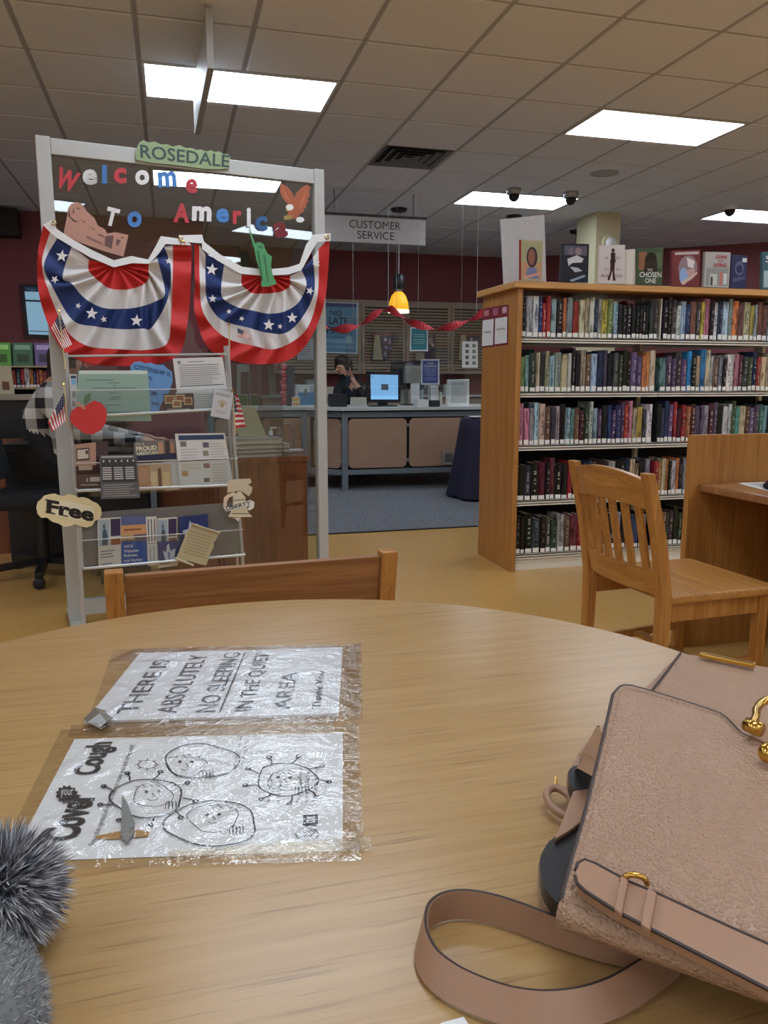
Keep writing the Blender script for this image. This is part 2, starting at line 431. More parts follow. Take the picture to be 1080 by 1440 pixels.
# dome cameras
for k, (x, y, lb) in enumerate([(723, 266, 'dark dome security camera in front of the middle of a light panel'), (803, 271, 'dark dome security camera at the right end of a light panel'), (1027, 288, 'small ceiling camera left of the rightmost light panel')]):
    c = atz(x, y, CZ-.01)
    t = thing('security_camera', lb, 'camera', c, 0, 'ceiling security cameras')
    MB().lathe(c, [(.07, .004), (.075, -.01), (.07, -.045), (.05, -.055)], 20).build('mount', M_tile if k == 2 else M_alu, t, smooth=True)
    MB().lathe(c, [(.055, -.05), (.054, -.075), (.04, -.1), (.02, -.115), (.001, -.12)], 20).build('dome', M_black, t, smooth=True)
# round downlights seen above the partition letters
# column
pa = atz(833, 300, CZ); pc = V((4.80, 8.33, 0))
t = thing('column', 'square cream painted column rising behind the bookcase', 'column', (pc.x, pc.y, 0))
M_col = mat('cream_paint', (206, 196, 160), .7, var=.03)
MB().box((pc.x-.155, pc.y-.22, 0), (pc.x+.155, pc.y+.22, CZ)).build('shaft', M_col, t, bevel=.01)
MB().box((pc.x-.17, pc.y-.235, 0), (pc.x+.17, pc.y+.235, .12)).build('base_trim', M_black, t)
c = V((pc.x+.02, pc.y-.22, 2.63))
t = thing('round_wall_fixture', 'round white domed fixture on the cream column', 'wall fixture', c)
MB().lathe(c, [(.10, 0), (.10, -.02), (.085, -.03)], 24, axis='Y').build('plate', M_col, t, smooth=True)
MB().lathe(c, [(.065, -.02), (.062, -.05), (.04, -.075), (.001, -.085)], 20, axis='Y').build('dome', M_white, t, smooth=True)

# ================================================================== HANGING SIGNS AND LAMPS
# sign seen almost edge-on
XS = .262; A1, B1, C1, D1 = (291, 11), (297, 94), (281, 194), (278, 120)
yn, yf = 4.31, 4.31+.50
zt = atz(291, 11, 1).z
d = ray(291, 11); zt = CAM.z+d.z*yn/d.y; d = ray(297, 96); zb = CAM.z+d.z*yn/d.y
t = thing('hanging_sign', 'blank grey-white hanging sign seen edge-on in front of the ceiling light', 'sign', (XS, (yn+yf)/2, zb))
MB().hexa([(XS-.012, yn, zb), (XS+.022, yn, zb), (XS+.022, yn, zt), (XS-.012, yn, zt)], (-.03, yf-yn+.62, 0)).build('board', M_frame, t)
for y in (yn+.02, yn+.40): MB().tube([(XS, y, zt), (XS-.02, y, CZ)], .004, 6).build('hanging_rod', M_alu, t)
# CUSTOMER SERVICE sign
PS = Plane((2, 7.87, 2), (0, -1, 0))
Q = pquad(PS, [(447, 308), (598, 316), (598, 348), (447, 343)])
Q = Quad((1.47, 7.87, 2.725), (2.575, 7.87, 2.725), (2.575, 7.87, 2.475), (1.47, 7.87, 2.475))
t = thing('customer_service_sign', 'hanging grey sign lettered CUSTOMER SERVICE', 'sign', (2.02, 7.88, 2.475))
MB().hexa(Q.q, (0, .03, 0)).build('board', mat('sign_grey', (214, 214, 218), .5), t)
MB().box((1.46, 7.862, 2.722), (2.585, 7.91, 2.745)).build('top_rail', mat('rail_dark', (70, 66, 70), .5), t)
mb = MB(); put_text(mb, Q, 'CUSTOMER', .28, .16, .76, .46, (52, 52, 58), .002); put_text(mb, Q, 'SERVICE', .355, .56, .70, .86, (52, 52, 58), .002)
mb.build('lettering', VC, t, recalc=False)
for x in (1.633, 2.447): MB().tube([(x, 7.885, 2.74), (x, 7.885, CZ)], .004, 6).build('hanging_wire', M_black, t)
# pendant lamp
def pendant(px, py, lb, full):
    c = atz(px, py, CZ-.012)
    t = thing('pendant_lamp', lb, 'lamp', c, 0, 'pendant lamps over the counter')
    MB().lathe(c, [(.09, .012), (.09, -.01), (.07, -.03), (.001, -.035)], 20).build('canopy', M_black, t, smooth=True)
    k = c.y/ (FWD.y*1.0)
    if full:
        z1 = CAM.z + (ray(561, 388).z)*c.y/ray(561, 388).y; z2 = CAM.z+(ray(561, 412).z)*c.y/ray(561, 412).y; z3 = CAM.z+(ray(561, 440).z)*c.y/ray(561, 440).y
        MB().tube([c, (c.x, c.y, z1)], .006, 6).build('cord', M_alu, t)
        MB().lathe((c.x, c.y, 0), [(.03, z1+.02), (.062, z1), (.062, z2+.04), (.05, z2+.035)], 20).build('socket_cap', mat('lamp_cap', (58, 60, 60), .4, .5), t, smooth=True)
        MB().lathe((c.x, c.y, 0), [(.035, z2+.045), (.035, z2)], 16).build('collar', M_alu, t)
        MB().lathe((c.x, c.y, 0), [(.045, z2+.01), (.08, z2-.03), (.105, z2-.10), (.115, z3+.02), (.105, z3+.02), (.07, z2-.03), (.001, z2-.01)], 24).build('amber_shade', emit('amber_glass', (240, 176, 40), .75), t, smooth=True)
        MB().lathe((c.x, c.y, 0), [(.117, z3+.03), (.119, z3), (.105, z3)], 24).build('white_rim', emit('lamp_rim', (255, 240, 210), 1.3), t, smooth=True)
    else:
        MB().tube([c, (c.x, c.y, CZ-.75)], .012, 6).build('stem', M_black, t)
        MB().lathe((c.x, c.y, 0), [(.04, CZ-.75), (.06, CZ-.78), (.06, CZ-.9), (.045, CZ-.9)], 16).build('socket_cap', M_black, t, smooth=True)
pendant(561, 294, 'amber glass pendant lamp with dark cap hanging below the service sign', True)
pendant(723, 304, 'pendant lamp whose dark canopy shows above the plain white board', False)
pendant(811, 325, 'pendant lamp whose dark canopy shows left of the cream column', False)

# ================================================================== BOOKCASE
BX, BY, BD, BZ = 1.89, 4.111, .50, 1.655
XE = BX+.03; W = .905; NB = 2
SHELF = [1.355, 1.048, .742, .418, .098]
bc = thing('bookcase', 'oak-ended library bookcase with five cream metal shelves of books', 'bookcase', (BX, BY+BD/2, 0))
MB().box((BX-.005, BY-.005, 0), (BX+.028, BY+BD, BZ-.036)).build('end_panel', M_oak, bc, bevel=.003)
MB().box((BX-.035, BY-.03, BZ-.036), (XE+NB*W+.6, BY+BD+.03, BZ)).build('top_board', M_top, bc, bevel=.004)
for bay in range(3):
    x0 = XE+bay*W; x1 = x0+W-.003
    if bay == 2: x1 = x0+.55
    for z in SHELF:
        mb = MB(); mb.box((x0, BY+.012, z-.022), (x1, BY+BD-.012, z-.016)); mb.box((x0, BY+.012, z-.030), (x1, BY+.020, z)); mb.box((x0, BY+BD-.020, z-.030), (x1, BY+BD-.012, z))
        mb.box((x0, BY+.012, z-.008), (x1, BY+BD-.012, z-.001))
        mb.build('shelf', M_cream, bc)
    MB().box((x0, BY+.025, 0), (x1, BY+BD-.025, .065)).build('kick_plate', M_cream, bc)
for k in (1, 2):
    x = XE+k*W
    MB().box((x-.012, BY+BD/2-.04, .065), (x+.012, BY+BD/2+.04, BZ-.04)).build('upright', M_cream, bc)
for k in (1, 2):
    x = XE+k*W
    for z in SHELF[:1]: MB().prism([(x, BY+.03, z), (x, BY+BD/2-.04, z), (x, BY+BD/2-.04, z+.255), (x, BY+.03, z+.235)], (.006, 0, 0)).build('shelf_bracket', M_cream, bc)
for z in SHELF: 
    MB().box((XE, BY+BD/2-.012, z+.18 if z > .9 else z+.02), (XE+2*W+.5, BY+BD/2-.006, z+.185 if z > .9 else z+.27)).build('back_stop', M_dark, bc)
# sign on the end panel
PE = Plane((BX-.006, 0, 0), (-1, 0, 0))
Q = pquad(PE, [(679, 434), (715, 428), (714, 484.5), (677, 489.5)])
o = sheet('shelf_guide_sign', 'maroon shelf guide with two white cards on the bookcase end', 'sign', Q, (120, 36, 44), .004,
          rects=[(.06, .06, .26, .2, (190, 120, 130)), (.42, .04, .62, .22, (170, 90, 120)), (.78, .05, .95, .2, (200, 160, 170)), (.02, .3, .46, .96, (222, 222, 220)), (.52, .3, .97, .95, (222, 222, 220))],
          texts=[('Fiction', .14, .58, .36, .64, (60, 60, 60)), ('New Fiction', .6, .55, .9, .61, (60, 60, 60))])
# ------------------------------------------------------------------ books
PAL = dict(k=(28, 28, 32), K=(66, 68, 74), w=(206, 208, 210), b=(42, 58, 104), B=(36, 122, 196), r=(186, 48, 46), o=(214, 122, 52), y=(212, 192, 60), g=(120, 160, 84), G=(62, 78, 58),
           t=(198, 178, 142), p=(206, 120, 148), v=(98, 78, 118), s=(142, 146, 152), n=(116, 84, 62), l=(148, 184, 204), m=(96, 40, 52), e=(84, 150, 144))
CN = dict(k='black', K='dark grey', w='white', b='navy blue', B='bright blue', r='red', o='orange', y='yellow', g='green', G='dark green', t='tan', p='pink', v='purple', s='silver grey', n='brown', l='light blue', m='maroon', e='teal')
ROWS = [("k s w b r r l k o s r t t w b s y g l k k k k k k k k K K", "k k K w l b n K y p k w b l s o n t y s n n s t k w"),
        ("g l K t K t l s t w k k t n l b K k K G k k v v o o t", "e v v K v B k t B t w n s k w w p m K G b r t t k w l"),
        ("p p s l t n K s k l e n m G w l v k b v b v r p t y K w", "k b b v r m r o m v v s m v k w w G e t n v v e e k k"),
        ("k K k m k m k k r k k b b n k K s k k b t n k s", "r o t o k w o k s n m k v K"),
        ("k k k K k K G s n m r k r o G k s k n b k s", "k p n G K k G k k K k")]
SN = ['top shelf', 'second shelf down', 'third shelf down', 'fourth shelf down', 'bottom shelf']
def ordn(n): return '%d%s' % (n, 'th' if 10 <= n % 100 <= 20 else {1: 'st', 2: 'nd', 3: 'rd'}.get(n % 10, 'th'))
# unit book: spine faces -Y, x 0..1 thick, y 0..1 deep, z 0..1 tall
mb = MB()
prof = [(0, .06), (.12, .015), (.5, 0), (.88, .015), (1, .06), (1, 1), (.93, 1), (.93, .12), (.07, .12), (.07, 1), (0, 1)]
n = len(prof); mb.add([(x, y, 0) for x, y in prof]+[(x, y, 1) for x, y in prof], [tuple(range(n-1, -1, -1)), tuple(range(n, 2*n))]+[(i, (i+1) % n, n+(i+1) % n, n+i) for i in range(n)], mi=0)
mb.box((.07, .12, .02), (.93, .97, .975), mi=1)
bk = mb.build('book', [OBC, M_page], local=True); bm_ = bk.data; bpy.data.objects.remove(bk)
lm = MB(); lm.add([(.1, .008, .02), (.9, .008, .02), (.9, .008, .14), (.5, -.012, .14), (.1, .008, .14), (.5, -.012, .02)], [(0, 5, 3, 4), (5, 1, 2, 3)])
lab = lm.build('spine_label', M_label, local=True); lab_m = lab.data; bpy.data.objects.remove(lab)
TIT = []
for k in range(5):   # blocks of spine lettering, too small to read
    mb = MB(); z = .24
    while z < .9:
        hh = random.uniform(.03, .07); ww = random.uniform(.10, .2)
        if random.random() < .8: mb.add([(.5-ww, -.014, z), (.5+ww, -.014, z), (.5+ww, -.014, z+hh*.7), (.5-ww, -.014, z+hh*.7)], [(0, 1, 2, 3)])
        z += hh if random.random() < .85 else .14
    o = mb.build('spine_title', OBP, local=True, recalc=False); TIT.append(o.data); bpy.data.objects.remove(o)
GRP = 'library books standing on the bookcase'
def book(x, z, tw, hh, dp, ck, lb, tilt=0, y=None):
    c = PAL[ck]; g_ = sum(c)/3; br_ = random.uniform(.85, 1.15); jit = [max(8, min(250, (q*.74+g_*.26)*br_+random.uniform(-8, 8))) for q in c]
    o = bpy.data.objects.new('book', bm_); COL.objects.link(o); o.location = (x, (BY+.016 if y is None else y)+random.uniform(0, .008), z+.0005)
    o.scale = (tw, dp, hh); o.color = (*lin(jit), 1); o.rotation_euler = (0, tilt, 0)
    tag(o, lb, 'book', GRP)
    l = bpy.data.objects.new('spine_label', lab_m); COL.objects.link(l); l.parent = o; l.scale = (1, 1, .8+.25*random.random()*.25/hh)
    if random.random() < .6:
        t = bpy.data.objects.new('spine_title', random.choice(TIT)); COL.objects.link(t); t.parent = o
        lum = sum(jit)/3
        t['kind'] = 'stuff'; f_ = random.uniform(.35, .75); tc_ = (225, 220, 205) if lum < 120 else random.choice([(30, 30, 36), (60, 40, 40), (40, 50, 90)])
        t.color = (*lin([a*f_+b_*(1-f_) for a, b_ in zip(tc_, jit)]), 1)
    return o
far = MB()
for r, rows in enumerate(ROWS):
    for bay in (0, 1):
        seq = rows[bay].split(); x = XE+bay*W+(.014 if bay else .004); xe = XE+(bay+1)*W-.02
        if r >= 3 and bay == 1: xe = XE+W+.36
        ws = [random.uniform(.7, 1.35)*(.8 if seq[i] == 'k' and r == 0 and 18 < i < 28 else 1) for i in range(len(seq))]
        sc = (xe-x-.0012*len(seq))/sum(ws)
        for i, ck in enumerate(seq):
            tw = ws[i]*sc; hh = min(random.gauss(.222, .014), .25)
            if r == 0 and bay == 0 and 18 < i < 27: hh = .19+.004*random.random()
            if r >= 3: hh = random.gauss(.215, .012)
            side = 'left' if bay == 0 else 'right'
            book(x, SHELF[r], tw, hh, random.uniform(.135, .165), ck, '%s book, %s from the left on the %s, %s bay' % (CN[ck], ordn(i+1), SN[r], side))
            x += tw+.0012
    x = XE+.01
    while x < XE+2*W+.5:   # books facing the aisle behind
        tw = random.uniform(.02, .045); hh = random.uniform(.18, .255); c = PAL[random.choice('kKwbBrogGtpvsnlme')]
        if random.random() < .88: far.box((x, BY+BD/2+.03, SHELF[r]), (x+tw-.001, BY+BD-.03, SHELF[r]+hh), tuple(q*.9 for q in c))
        x += tw
o = far.build('books_facing_rear_aisle', VC); tag(o, 'mixed books filling the far side of the bookcase', 'books', kind='stuff')
# a book laid flat on the fourth shelf
mb = MB(); z0 = SHELF[3]+.232
# ------------------------------------------------------------------ display on the bookcase top
PT = Plane((0, BY+.10, 0), (0, -1, -.08))
def shown(pts, label, cover, rects, texts=(), polys=(), th=.022, spine=None, off=0):
    Q = pquad(PT, pts, off)
    for k in (2, 3): Q.q[k] = Q.q[k] + V((0, 0, BZ+.002-Q.q[k].z))
    back = -Q.n*th
    t = thing('display_book', label, 'book', ((Q.q[2]+Q.q[3])/2), 0, 'books displayed upright on the bookcase')
    mb = MB(); mb.hexa(Q.q, -Q.n*.003, cover); mb.hexa([p-Q.n*(th-.003) for p in Q.q], -Q.n*.003, cover)
    mb.hexa([Q.q[0], Q.q[0]+back, Q.q[3]+back, Q.q[3]], (Q.q[0]-Q.q[1]).normalized()*.003, spine or cover)
    mb.build('cover', VCG, t)
    MB().hexa([Q.at(.02, .02, -.0032), Q.at(.97, .02, -.0032), Q.at(.97, .98, -.0032), Q.at(.02, .98, -.0032)], -Q.n*(th-.0065)).build('pages', M_page, t)
    p = MB(); put_rects(p, Q, rects, .0006)
    for i, (pp, c) in enumerate(polys): put_poly(p, Q, pp, c, .0009+i*.0001)
    p.build('cover_picture', VCG, t, recalc=False)
    if texts:
        p = MB()
        for s_ in texts: put_text(p, Q, *s_[:6], lift=.003, **(s_[6] if len(s_) > 6 else {}))
        p.build('lettering', VC, t, recalc=False)
    return t
def oval(cx, cy, rx, ry, n=14, a0=0): return [(cx+rx*math.cos(2*math.pi*k/n+a0), cy+ry*math.sin(2*math.pi*k/n+a0)) for k in range(n)]
Q = Quad(*[aty(x, y, BY+.30) for x, y in [(704, 308.5), (765.5, 302), (769, 393), (709, 393)]])
for k in (2, 3): Q.q[k].z = BZ+.001
o = MB().hexa(Q.q, -Q.n*.008).build('plain_board', mat('board_white', (196, 194, 196), .6), None); tag(o, 'plain white board standing behind the first display book', 'board')
shown([(733, 337), (764, 338.5), (762, 391), (733, 392)], 'display book with a painted portrait cover and red spine', (186, 172, 140), [(.04, .05, .96, .55, (170, 168, 130)), (.04, .55, .96, .95, (196, 152, 120))],
      polys=[(oval(.5, .42, .26, .26), (70, 50, 62)), (oval(.48, .42, .16, .2), (150, 98, 84)), ([(.2, .95), (.3, .68), (.7, .68), (.85, .95)], (120, 130, 170)), ([(.1, .9), (.9, .78), (.92, .83), (.15, .97)], (220, 160, 140))], spine=(150, 48, 40))
shown([(791, 342), (828.5, 343), (827, 395), (789, 394)], 'display book with a black cover and white brush lettering', (40, 44, 54), [(.08, .06, .92, .3, (92, 94, 110))],
      polys=[([(.2, .4), (.55, .3), (.8, .38), (.75, .48), (.4, .5), (.25, .58)], (214, 214, 220)), ([(.3, .6), (.6, .62), (.78, .7), (.5, .74)], (190, 194, 204)), ([(.3, .95), (.85, .8), (.9, .84), (.4, .99)], (150, 170, 196)), (oval(.6, .2, .12, .1), (150, 130, 130)), (oval(.32, .2, .1, .1), (120, 110, 120))])
shown([(844, 345.5), (879, 344), (879, 396.5), (842, 395.5)], 'white display book with a standing figure on its cover', (214, 206, 204), [],
      texts=[('S   D', .2, .3, .8, .36, (120, 60, 60)), ('D    C', .2, .6, .8, .66, (120, 60, 60)), ('KA   ESA', .1, .76, .9, .83, (120, 60, 60))],
      polys=[(oval(.52, .14, .07, .06), (90, 60, 54)), ([(.42, .2), (.62, .2), (.6, .34), (.64, .44), (.4, .44), (.44, .33)], (60, 40, 44)), ([(.42, .44), (.6, .44), (.58, .7), (.64, .92), (.54, .92), (.5, .66), (.4, .92), (.32, .9), (.42, .68)], (70, 44, 44))], th=.012)
shown([(880, 351), (894, 350), (894, 398), (880, 397)], 'open cream inside cover beside the green display book', (214, 208, 196), [(.1, .05, .9, .95, (222, 218, 208))], th=.006, off=-.012)
shown([(897, 349.5), (933, 347), (931, 399.5), (896, 398.5)], 'green and brown display book lettered THE CHOSEN ONE', (74, 92, 70), [(.05, .1, .35, .6, (150, 104, 76)), (.7, .15, .95, .55, (96, 112, 84))],
      texts=[('THE', .38, .56, .58, .63, (220, 220, 214)), ('CHOSEN', .08, .65, .94, .79, (226, 226, 220), dict(bold=.01)), ('ONE', .3, .82, .74, .95, (226, 226, 220), dict(bold=.01))],
      polys=[(oval(.52, .34, .24, .22), (46, 38, 34)), ([(.28, .35), (.76, .35), (.8, .66), (.25, .66)], (58, 46, 40))])
shown([(947, 352.6), (985, 351), (983, 400), (946, 400)], 'red-brown display book with a pale blue swirl', (124, 62, 66), [(.06, .05, .94, .12, (190, 180, 180))],
      polys=[(oval(.55, .5, .36, .36), (150, 130, 136)), (oval(.4, .72, .16, .24), (150, 176, 220)), ([(.5, .2), (.8, .3), (.75, .5), (.55, .45)], (226, 214, 214)), ([(.5, .55), (.8, .5), (.82, .7), (.6, .8)], (196, 160, 150)), ([(.3, .9), (.9, .6), (.92, .64), (.4, .97)], (216, 190, 170))])
shown([(993, 354), (1027.6, 355), (1025, 402.6), (990.5, 402)], 'pale grey display book with red lettering', (178, 176, 174), [(.05, .45, .95, .95, (150, 152, 150)), (.2, .62, .5, .94, (196, 196, 192)), (.24, .7, .32, .94, (60, 70, 60)), (.6, .56, .7, .94, (196, 120, 110)), (.75, .6, .9, .9, (205, 208, 206))],
      texts=[('GONE', .38, .08, .86, .18, (178, 60, 70), dict(bold=.02)), ('SO', .5, .21, .7, .29, (178, 60, 70)), ('LONG', .34, .31, .86, .42, (178, 60, 70), dict(bold=.02))])
shown([(1030, 358), (1051, 359.6), (1049, 403), (1028, 402)], 'narrow dark blue display book with a small white label', (56, 58, 92), [(.68, .08, .98, .2, (214, 214, 218))], polys=[(oval(.5, .4, .3, .22), (96, 98, 130)), (oval(.5, .42, .2, .12), (52, 54, 86)), ([(.1, .7), (.9, .62), (.9, .72), (.1, .82)], (86, 88, 124))])
shown([(1073, 354), (1108, 355), (1107, 406), (1072, 405)], 'teal and white display book cut by the right photo edge', (70, 104, 116), [(.05, .5, .95, .95, (170, 190, 196))], texts=[('S', .1, .1, .3, .28, (230, 230, 230))])

# ================================================================== STUDY CARREL
cr = thing('study_carrel', 'oak study carrel with a raised side panel beside the wooden chair', 'desk', (2.3, 2.35, 0))
MB().box((2.02, 2.70, 0), (2.95, 2.73, .895)).build('side_panel', M_oak, cr, bevel=.002)
MB().box((2.92, 1.75, 0), (2.95, 2.70, .895)).build('back_panel', M_oak, cr)
MB().prism([(2.085, 1.78, .665), (2.065, 2.699, .665), (2.92, 2.699, .665), (2.92, 1.78, .665)], (0, 0, .032)).build('desktop', M_oakh, cr, bevel=.008)
MB().box((2.10, 1.75, 0), (2.95, 1.78, .66)).build('side_panel', M_oak, cr)
MB().box((2.30, 2.2, .0), (2.92, 2.23, .05)).build('foot_rail', M_oak, cr)
sheet('paper_sheet', 'white paper lying on the carrel desktop', 'paper', Quad((2.22, 2.66, .699), (2.5, 2.66, .699), (2.46, 2.44, .699), (2.17, 2.44, .699)), (226, 226, 224), .001, rects=lines(.1, .1, .9, .9, 9))
mb = MB(); c = V((2.40, 2.45, .699))
mb.grid([[c+V((.21*math.cos(a)*s_, .12*math.sin(a)*s_, z)) for a in [2*math.pi*k/20 for k in range(20)]] for s_, z in ((1, .0), (1.04, .012), (.95, .03), (.6, .042), (.02, .045))], None, True)
o = mb.build('soft_pouch', M_blackcloth, smooth=True); tag(o, 'flat black pouch lying on the carrel desktop', 'pouch')

# ================================================================== CARREL CHAIR (faces +X)
ch = thing('dining_chair', 'oak slat-back chair with curved crest drawn up to the carrel', 'chair', (1.66, 2.265, 0), R(3))
HW = .205
def post(y):   # rear leg and back post in one sweep
    mb = MB(); P_ = [(-.215, 0), (-.205, .25), (-.205, .44), (-.235, .62), (-.29, .835)]; wd = [.028, .034, .040, .038, .030]; rows = []
    for (x, z), w_ in zip(P_, wd): rows.append([V((x-w_/2, y-.019, z)), V((x+w_/2, y-.019, z)), V((x+w_/2, y+.019, z)), V((x-w_/2, y+.019, z))])
    mb.grid(rows, None, True); mb.f += [[3, 2, 1, 0], [16, 17, 18, 19]]; mb.c += [None]*2; mb.m += [0]*2
    return mb.build('rear_post', M_chair, ch, local=True, bevel=.004)
post(-HW); post(HW)
for y in (-HW+.01, HW-.01): MB().bar((.19, y, 0), (.19, y, .425), .036, .036, (0, 1, 0)).build('front_leg', M_chair, ch, local=True, bevel=.004)
mb = MB(); rows = []
for a, b_ in ((.40, .0), (.425, .0), (.44, .0)):
    pass
seat = [(-.185, -.215), (.235, -.225), (.245, -.20), (.245, .20), (.235, .225), (-.185, .215)]
MB().prism([(x, y, .415) for x, y in seat], (0, 0, .027)).build('seat', M_chairx, ch, local=True, bevel=.007)
for y in (-HW+.01, HW-.01): MB().box((-.19, y-.01, .355), (.175, y+.01, .414)).build('side_apron', M_chair, ch, local=True)
MB().box((.18, -HW+.03, .355), (.2, HW-.03, .414)).build('front_apron', M_chair, ch, local=True)
def backx(z): return -.205-(z-.44)*.215
# crest rail: curved, raised in the middle
def curved_rail(z0, z1, arch, name, bow=.028, th=.02):
    mb = MB(); rows = []
    for k in range(13):
        t_ = k/12*2-1; y = t_*(HW-.019); xb = -bow*(1-t_*t_); zt = z1+arch*(1-abs(t_)**2.2)
        rows.append([V((backx(z0)+xb-th/2, y, z0+arch*.55*(1-t_*t_))), V((backx(z0)+xb+th/2, y, z0+arch*.55*(1-t_*t_))), V((backx(z1)+xb+th/2, y, zt)), V((backx(z1)+xb-th/2, y, zt))])
    mb.grid(rows, None, True); mb.f += [[3, 2, 1, 0], [48, 49, 50, 51]]; mb.c += [None]*2; mb.m += [0]*2
    return mb.build(name, M_chairx, ch, local=True)
curved_rail(.72, .812, .026, 'crest_rail'); curved_rail(.445, .525, 0, 'lower_rail')
for k in range(6):
    t_ = (k-2.5)/3.1; y = t_*(HW-.02); bow = -.026*(1-t_*t_)
    MB().bar((backx(.515)+bow, y, .515), (backx(.735)+bow, y, .735+.013*(1-t_*t_)), .032, .010, (1, 0, 0)).build('back_slat', M_chair, ch, local=True)
for y in (-HW+.01, HW-.01): MB().bar((-.2, y, .17), (.175, y, .19), .016, .03).build('side_stretcher', M_chair, ch, local=True)
MB().bar((0, -HW+.02, .18), (0, HW-.02, .18), .03, .016).build('cross_stretcher', M_chair, ch, local=True)

# ================================================================== ROUND TABLE AND ITS CHAIR
TC = V((.104, .697, 0)); TR = .597; TZ = .74
tb_ = thing('round_table', 'round light oak library table filling the foreground', 'table', (TC.x, TC.y, 0))
MB().lathe((TC.x, TC.y, 0), [(TR-.03, TZ-.03), (TR-.004, TZ-.03), (TR, TZ-.026), (TR, TZ-.004), (TR-.004, TZ)], 128).build('tabletop', M_table, tb_)
MB().lathe((TC.x, TC.y, 0), [(.10, TZ-.032), (.10, TZ-.06), (.055, TZ-.08), (.055, .09), (.09, .06)], 24).build('pedestal', M_oak, tb_, smooth=True)
for k in range(4):
    a = math.pi/4+k*math.pi/2; d = V((math.cos(a), math.sin(a), 0))
    MB().bar(TC+d*.05+V((0, 0, .065)), TC+d*.42+V((0, 0, .03)), .06, .055).build('foot', M_oak, tb_)
fc = thing('reading_chair', 'oak chair with a plain flat top rail tucked behind the round table', 'chair', (.122, 1.60, 0), R(4))
HW2 = .245
for y in (-HW2, HW2):
    mb = MB(); rows = []
    for z, yy, w_ in ((0, -.19, .034), (.42, -.17, .036), (.795, -.235, .034)):
        rows.append([V((y-.0155, yy-w_/2, z)), V((y+.0155, yy-w_/2, z)), V((y+.0155, yy+w_/2, z)), V((y-.0155, yy+w_/2, z))])
    mb.grid(rows, None, True); mb.f += [[3, 2, 1, 0], [8, 9, 10, 11]]; mb.c += [None]*2; mb.m += [0]*2
    mb.build('back_post', M_chair, fc, local=True, bevel=.003)
    MB().bar((y*.95, .21, 0), (y*.95, .21, .42), .036, .036, (0, 1, 0)).build('front_leg', M_chair, fc, local=True)
    MB().box((y*.95-.01, -.15, .34), (y*.95+.01, .19, .41)).build('side_apron', M_chair, fc, local=True)
MB().prism([(-HW2+.017, -.222, .665), (HW2-.017, -.222, .665), (HW2-.017, -.202, .665), (-HW2+.017, -.202, .665)], (0, -.018, .12)).build('top_rail', M_oakh, fc, local=True)
MB().box((-HW2+.017, -.20, .50), (HW2-.017, -.18, .56)).build('lower_rail', M_oakh, fc, local=True)
MB().box((-HW2+.02, -.15, .412), (HW2-.02, .24, .438)).build('seat', M_chairx, fc, local=True, bevel=.006)

# ================================================================== SERVICE COUNTER
ct = thing('service_counter', 'grey metal framed service counter with rounded tan panels', 'counter', (2.6, 8.1, 0))
def rrect(P_, w_, h_, r, n=5):
    out = []
    for cx, cy, a0 in ((w_-r, r, -90), (w_-r, h_-r, 0), (r, h_-r, 90), (r, r, 180)):
        for k in range(n+1): a = R(a0+90*k/n); out.append(P_(cx+r*math.cos(a), cy+r*math.sin(a)))
    return out
def segment(p, q, npan, legs=(True, True)):
    p, q = V(p), V(q); L = (q-p).length; d = (q-p).normalized(); nn = V((d.y, -d.x, 0))
    def PT_(s_, o_, z): return p+d*s_+nn*o_+V((0, 0, z))
    def bx(s0, s1, o0, o1, z0, z1, name, m_, par=ct):
        MB().hexa([PT_(s0, o0, z0), PT_(s1, o0, z0), PT_(s1, o1, z0), PT_(s0, o1, z0)], (0, 0, z1-z0)).build(name, m_, par)
    bx(0, L, -.06, 0, .745, .80, 'top_rail', M_grey); bx(0, L, -.05, 0, .16, .21, 'bottom_rail', M_grey)
    bx(0, L, -.08, -.05, .21, .745, 'backing', M_dark)
    for on, s_ in zip(legs, (0, L-.06)):
        if on: bx(s_, s_+.06, -.06, .004, 0.005, .80, 'leg', M_grey)
    wp = (L-.06)/npan
    for k in range(npan):
        s0 = .06+k*wp+.01; ww = wp-.03
        poly = rrect(lambda a, b_: PT_(s0+a, -.03, .225+b_), ww, .505, .05)
        pn = MB().prism(poly, nn*.016).build('panel', M_tan, ct)
        for z in (.30, .66):
            c = PT_(s0+ww+.012, -.01, z); MB().lathe(c, [(.018, .006), (.018, -.006)], 10, axis='Y').build('panel_clip', M_alu, pn)
segment((1.66, 7.74, 0), (4.32, 7.74, 0), 4)
segment((1.36, 8.06, 0), (1.655, 7.745, 0), 1, (False, False))
segment((.35, 8.06, 0), (1.355, 8.06, 0), 2)
M_ctop = mat('counter_top', (196, 196, 190), .35, var=.03)
MB().prism([(.3, 8.02, .815), (1.33, 8.02, .815), (1.64, 7.68, .815), (4.35, 7.68, .815), (4.35, 8.7, .815), (.3, 8.7, .815)], (0, 0, .03)).build('worktop', M_ctop, ct)
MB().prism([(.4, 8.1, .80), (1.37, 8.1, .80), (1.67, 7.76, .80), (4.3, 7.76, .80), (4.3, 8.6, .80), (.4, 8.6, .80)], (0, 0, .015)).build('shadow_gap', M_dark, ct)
for x in (.5, 4.2): MB().box((x, 8.55, 0.005), (x+.06, 8.61, .80)).build('leg', M_grey, ct)
Q = Quad(*[aty(x, y, 7.735) for x, y in [(622, 634), (640, 634), (640, 653), (622, 653)]])
o = sheet('wall_box', None, None, Q, (150, 140, 130), .012, rects=[(.2, .2, .82, .8, (96, 92, 88))], parent=ct, lift=.003)
CTZ = .8455
def PY(y): return Plane((0, y, 0), (0, -1, 0))
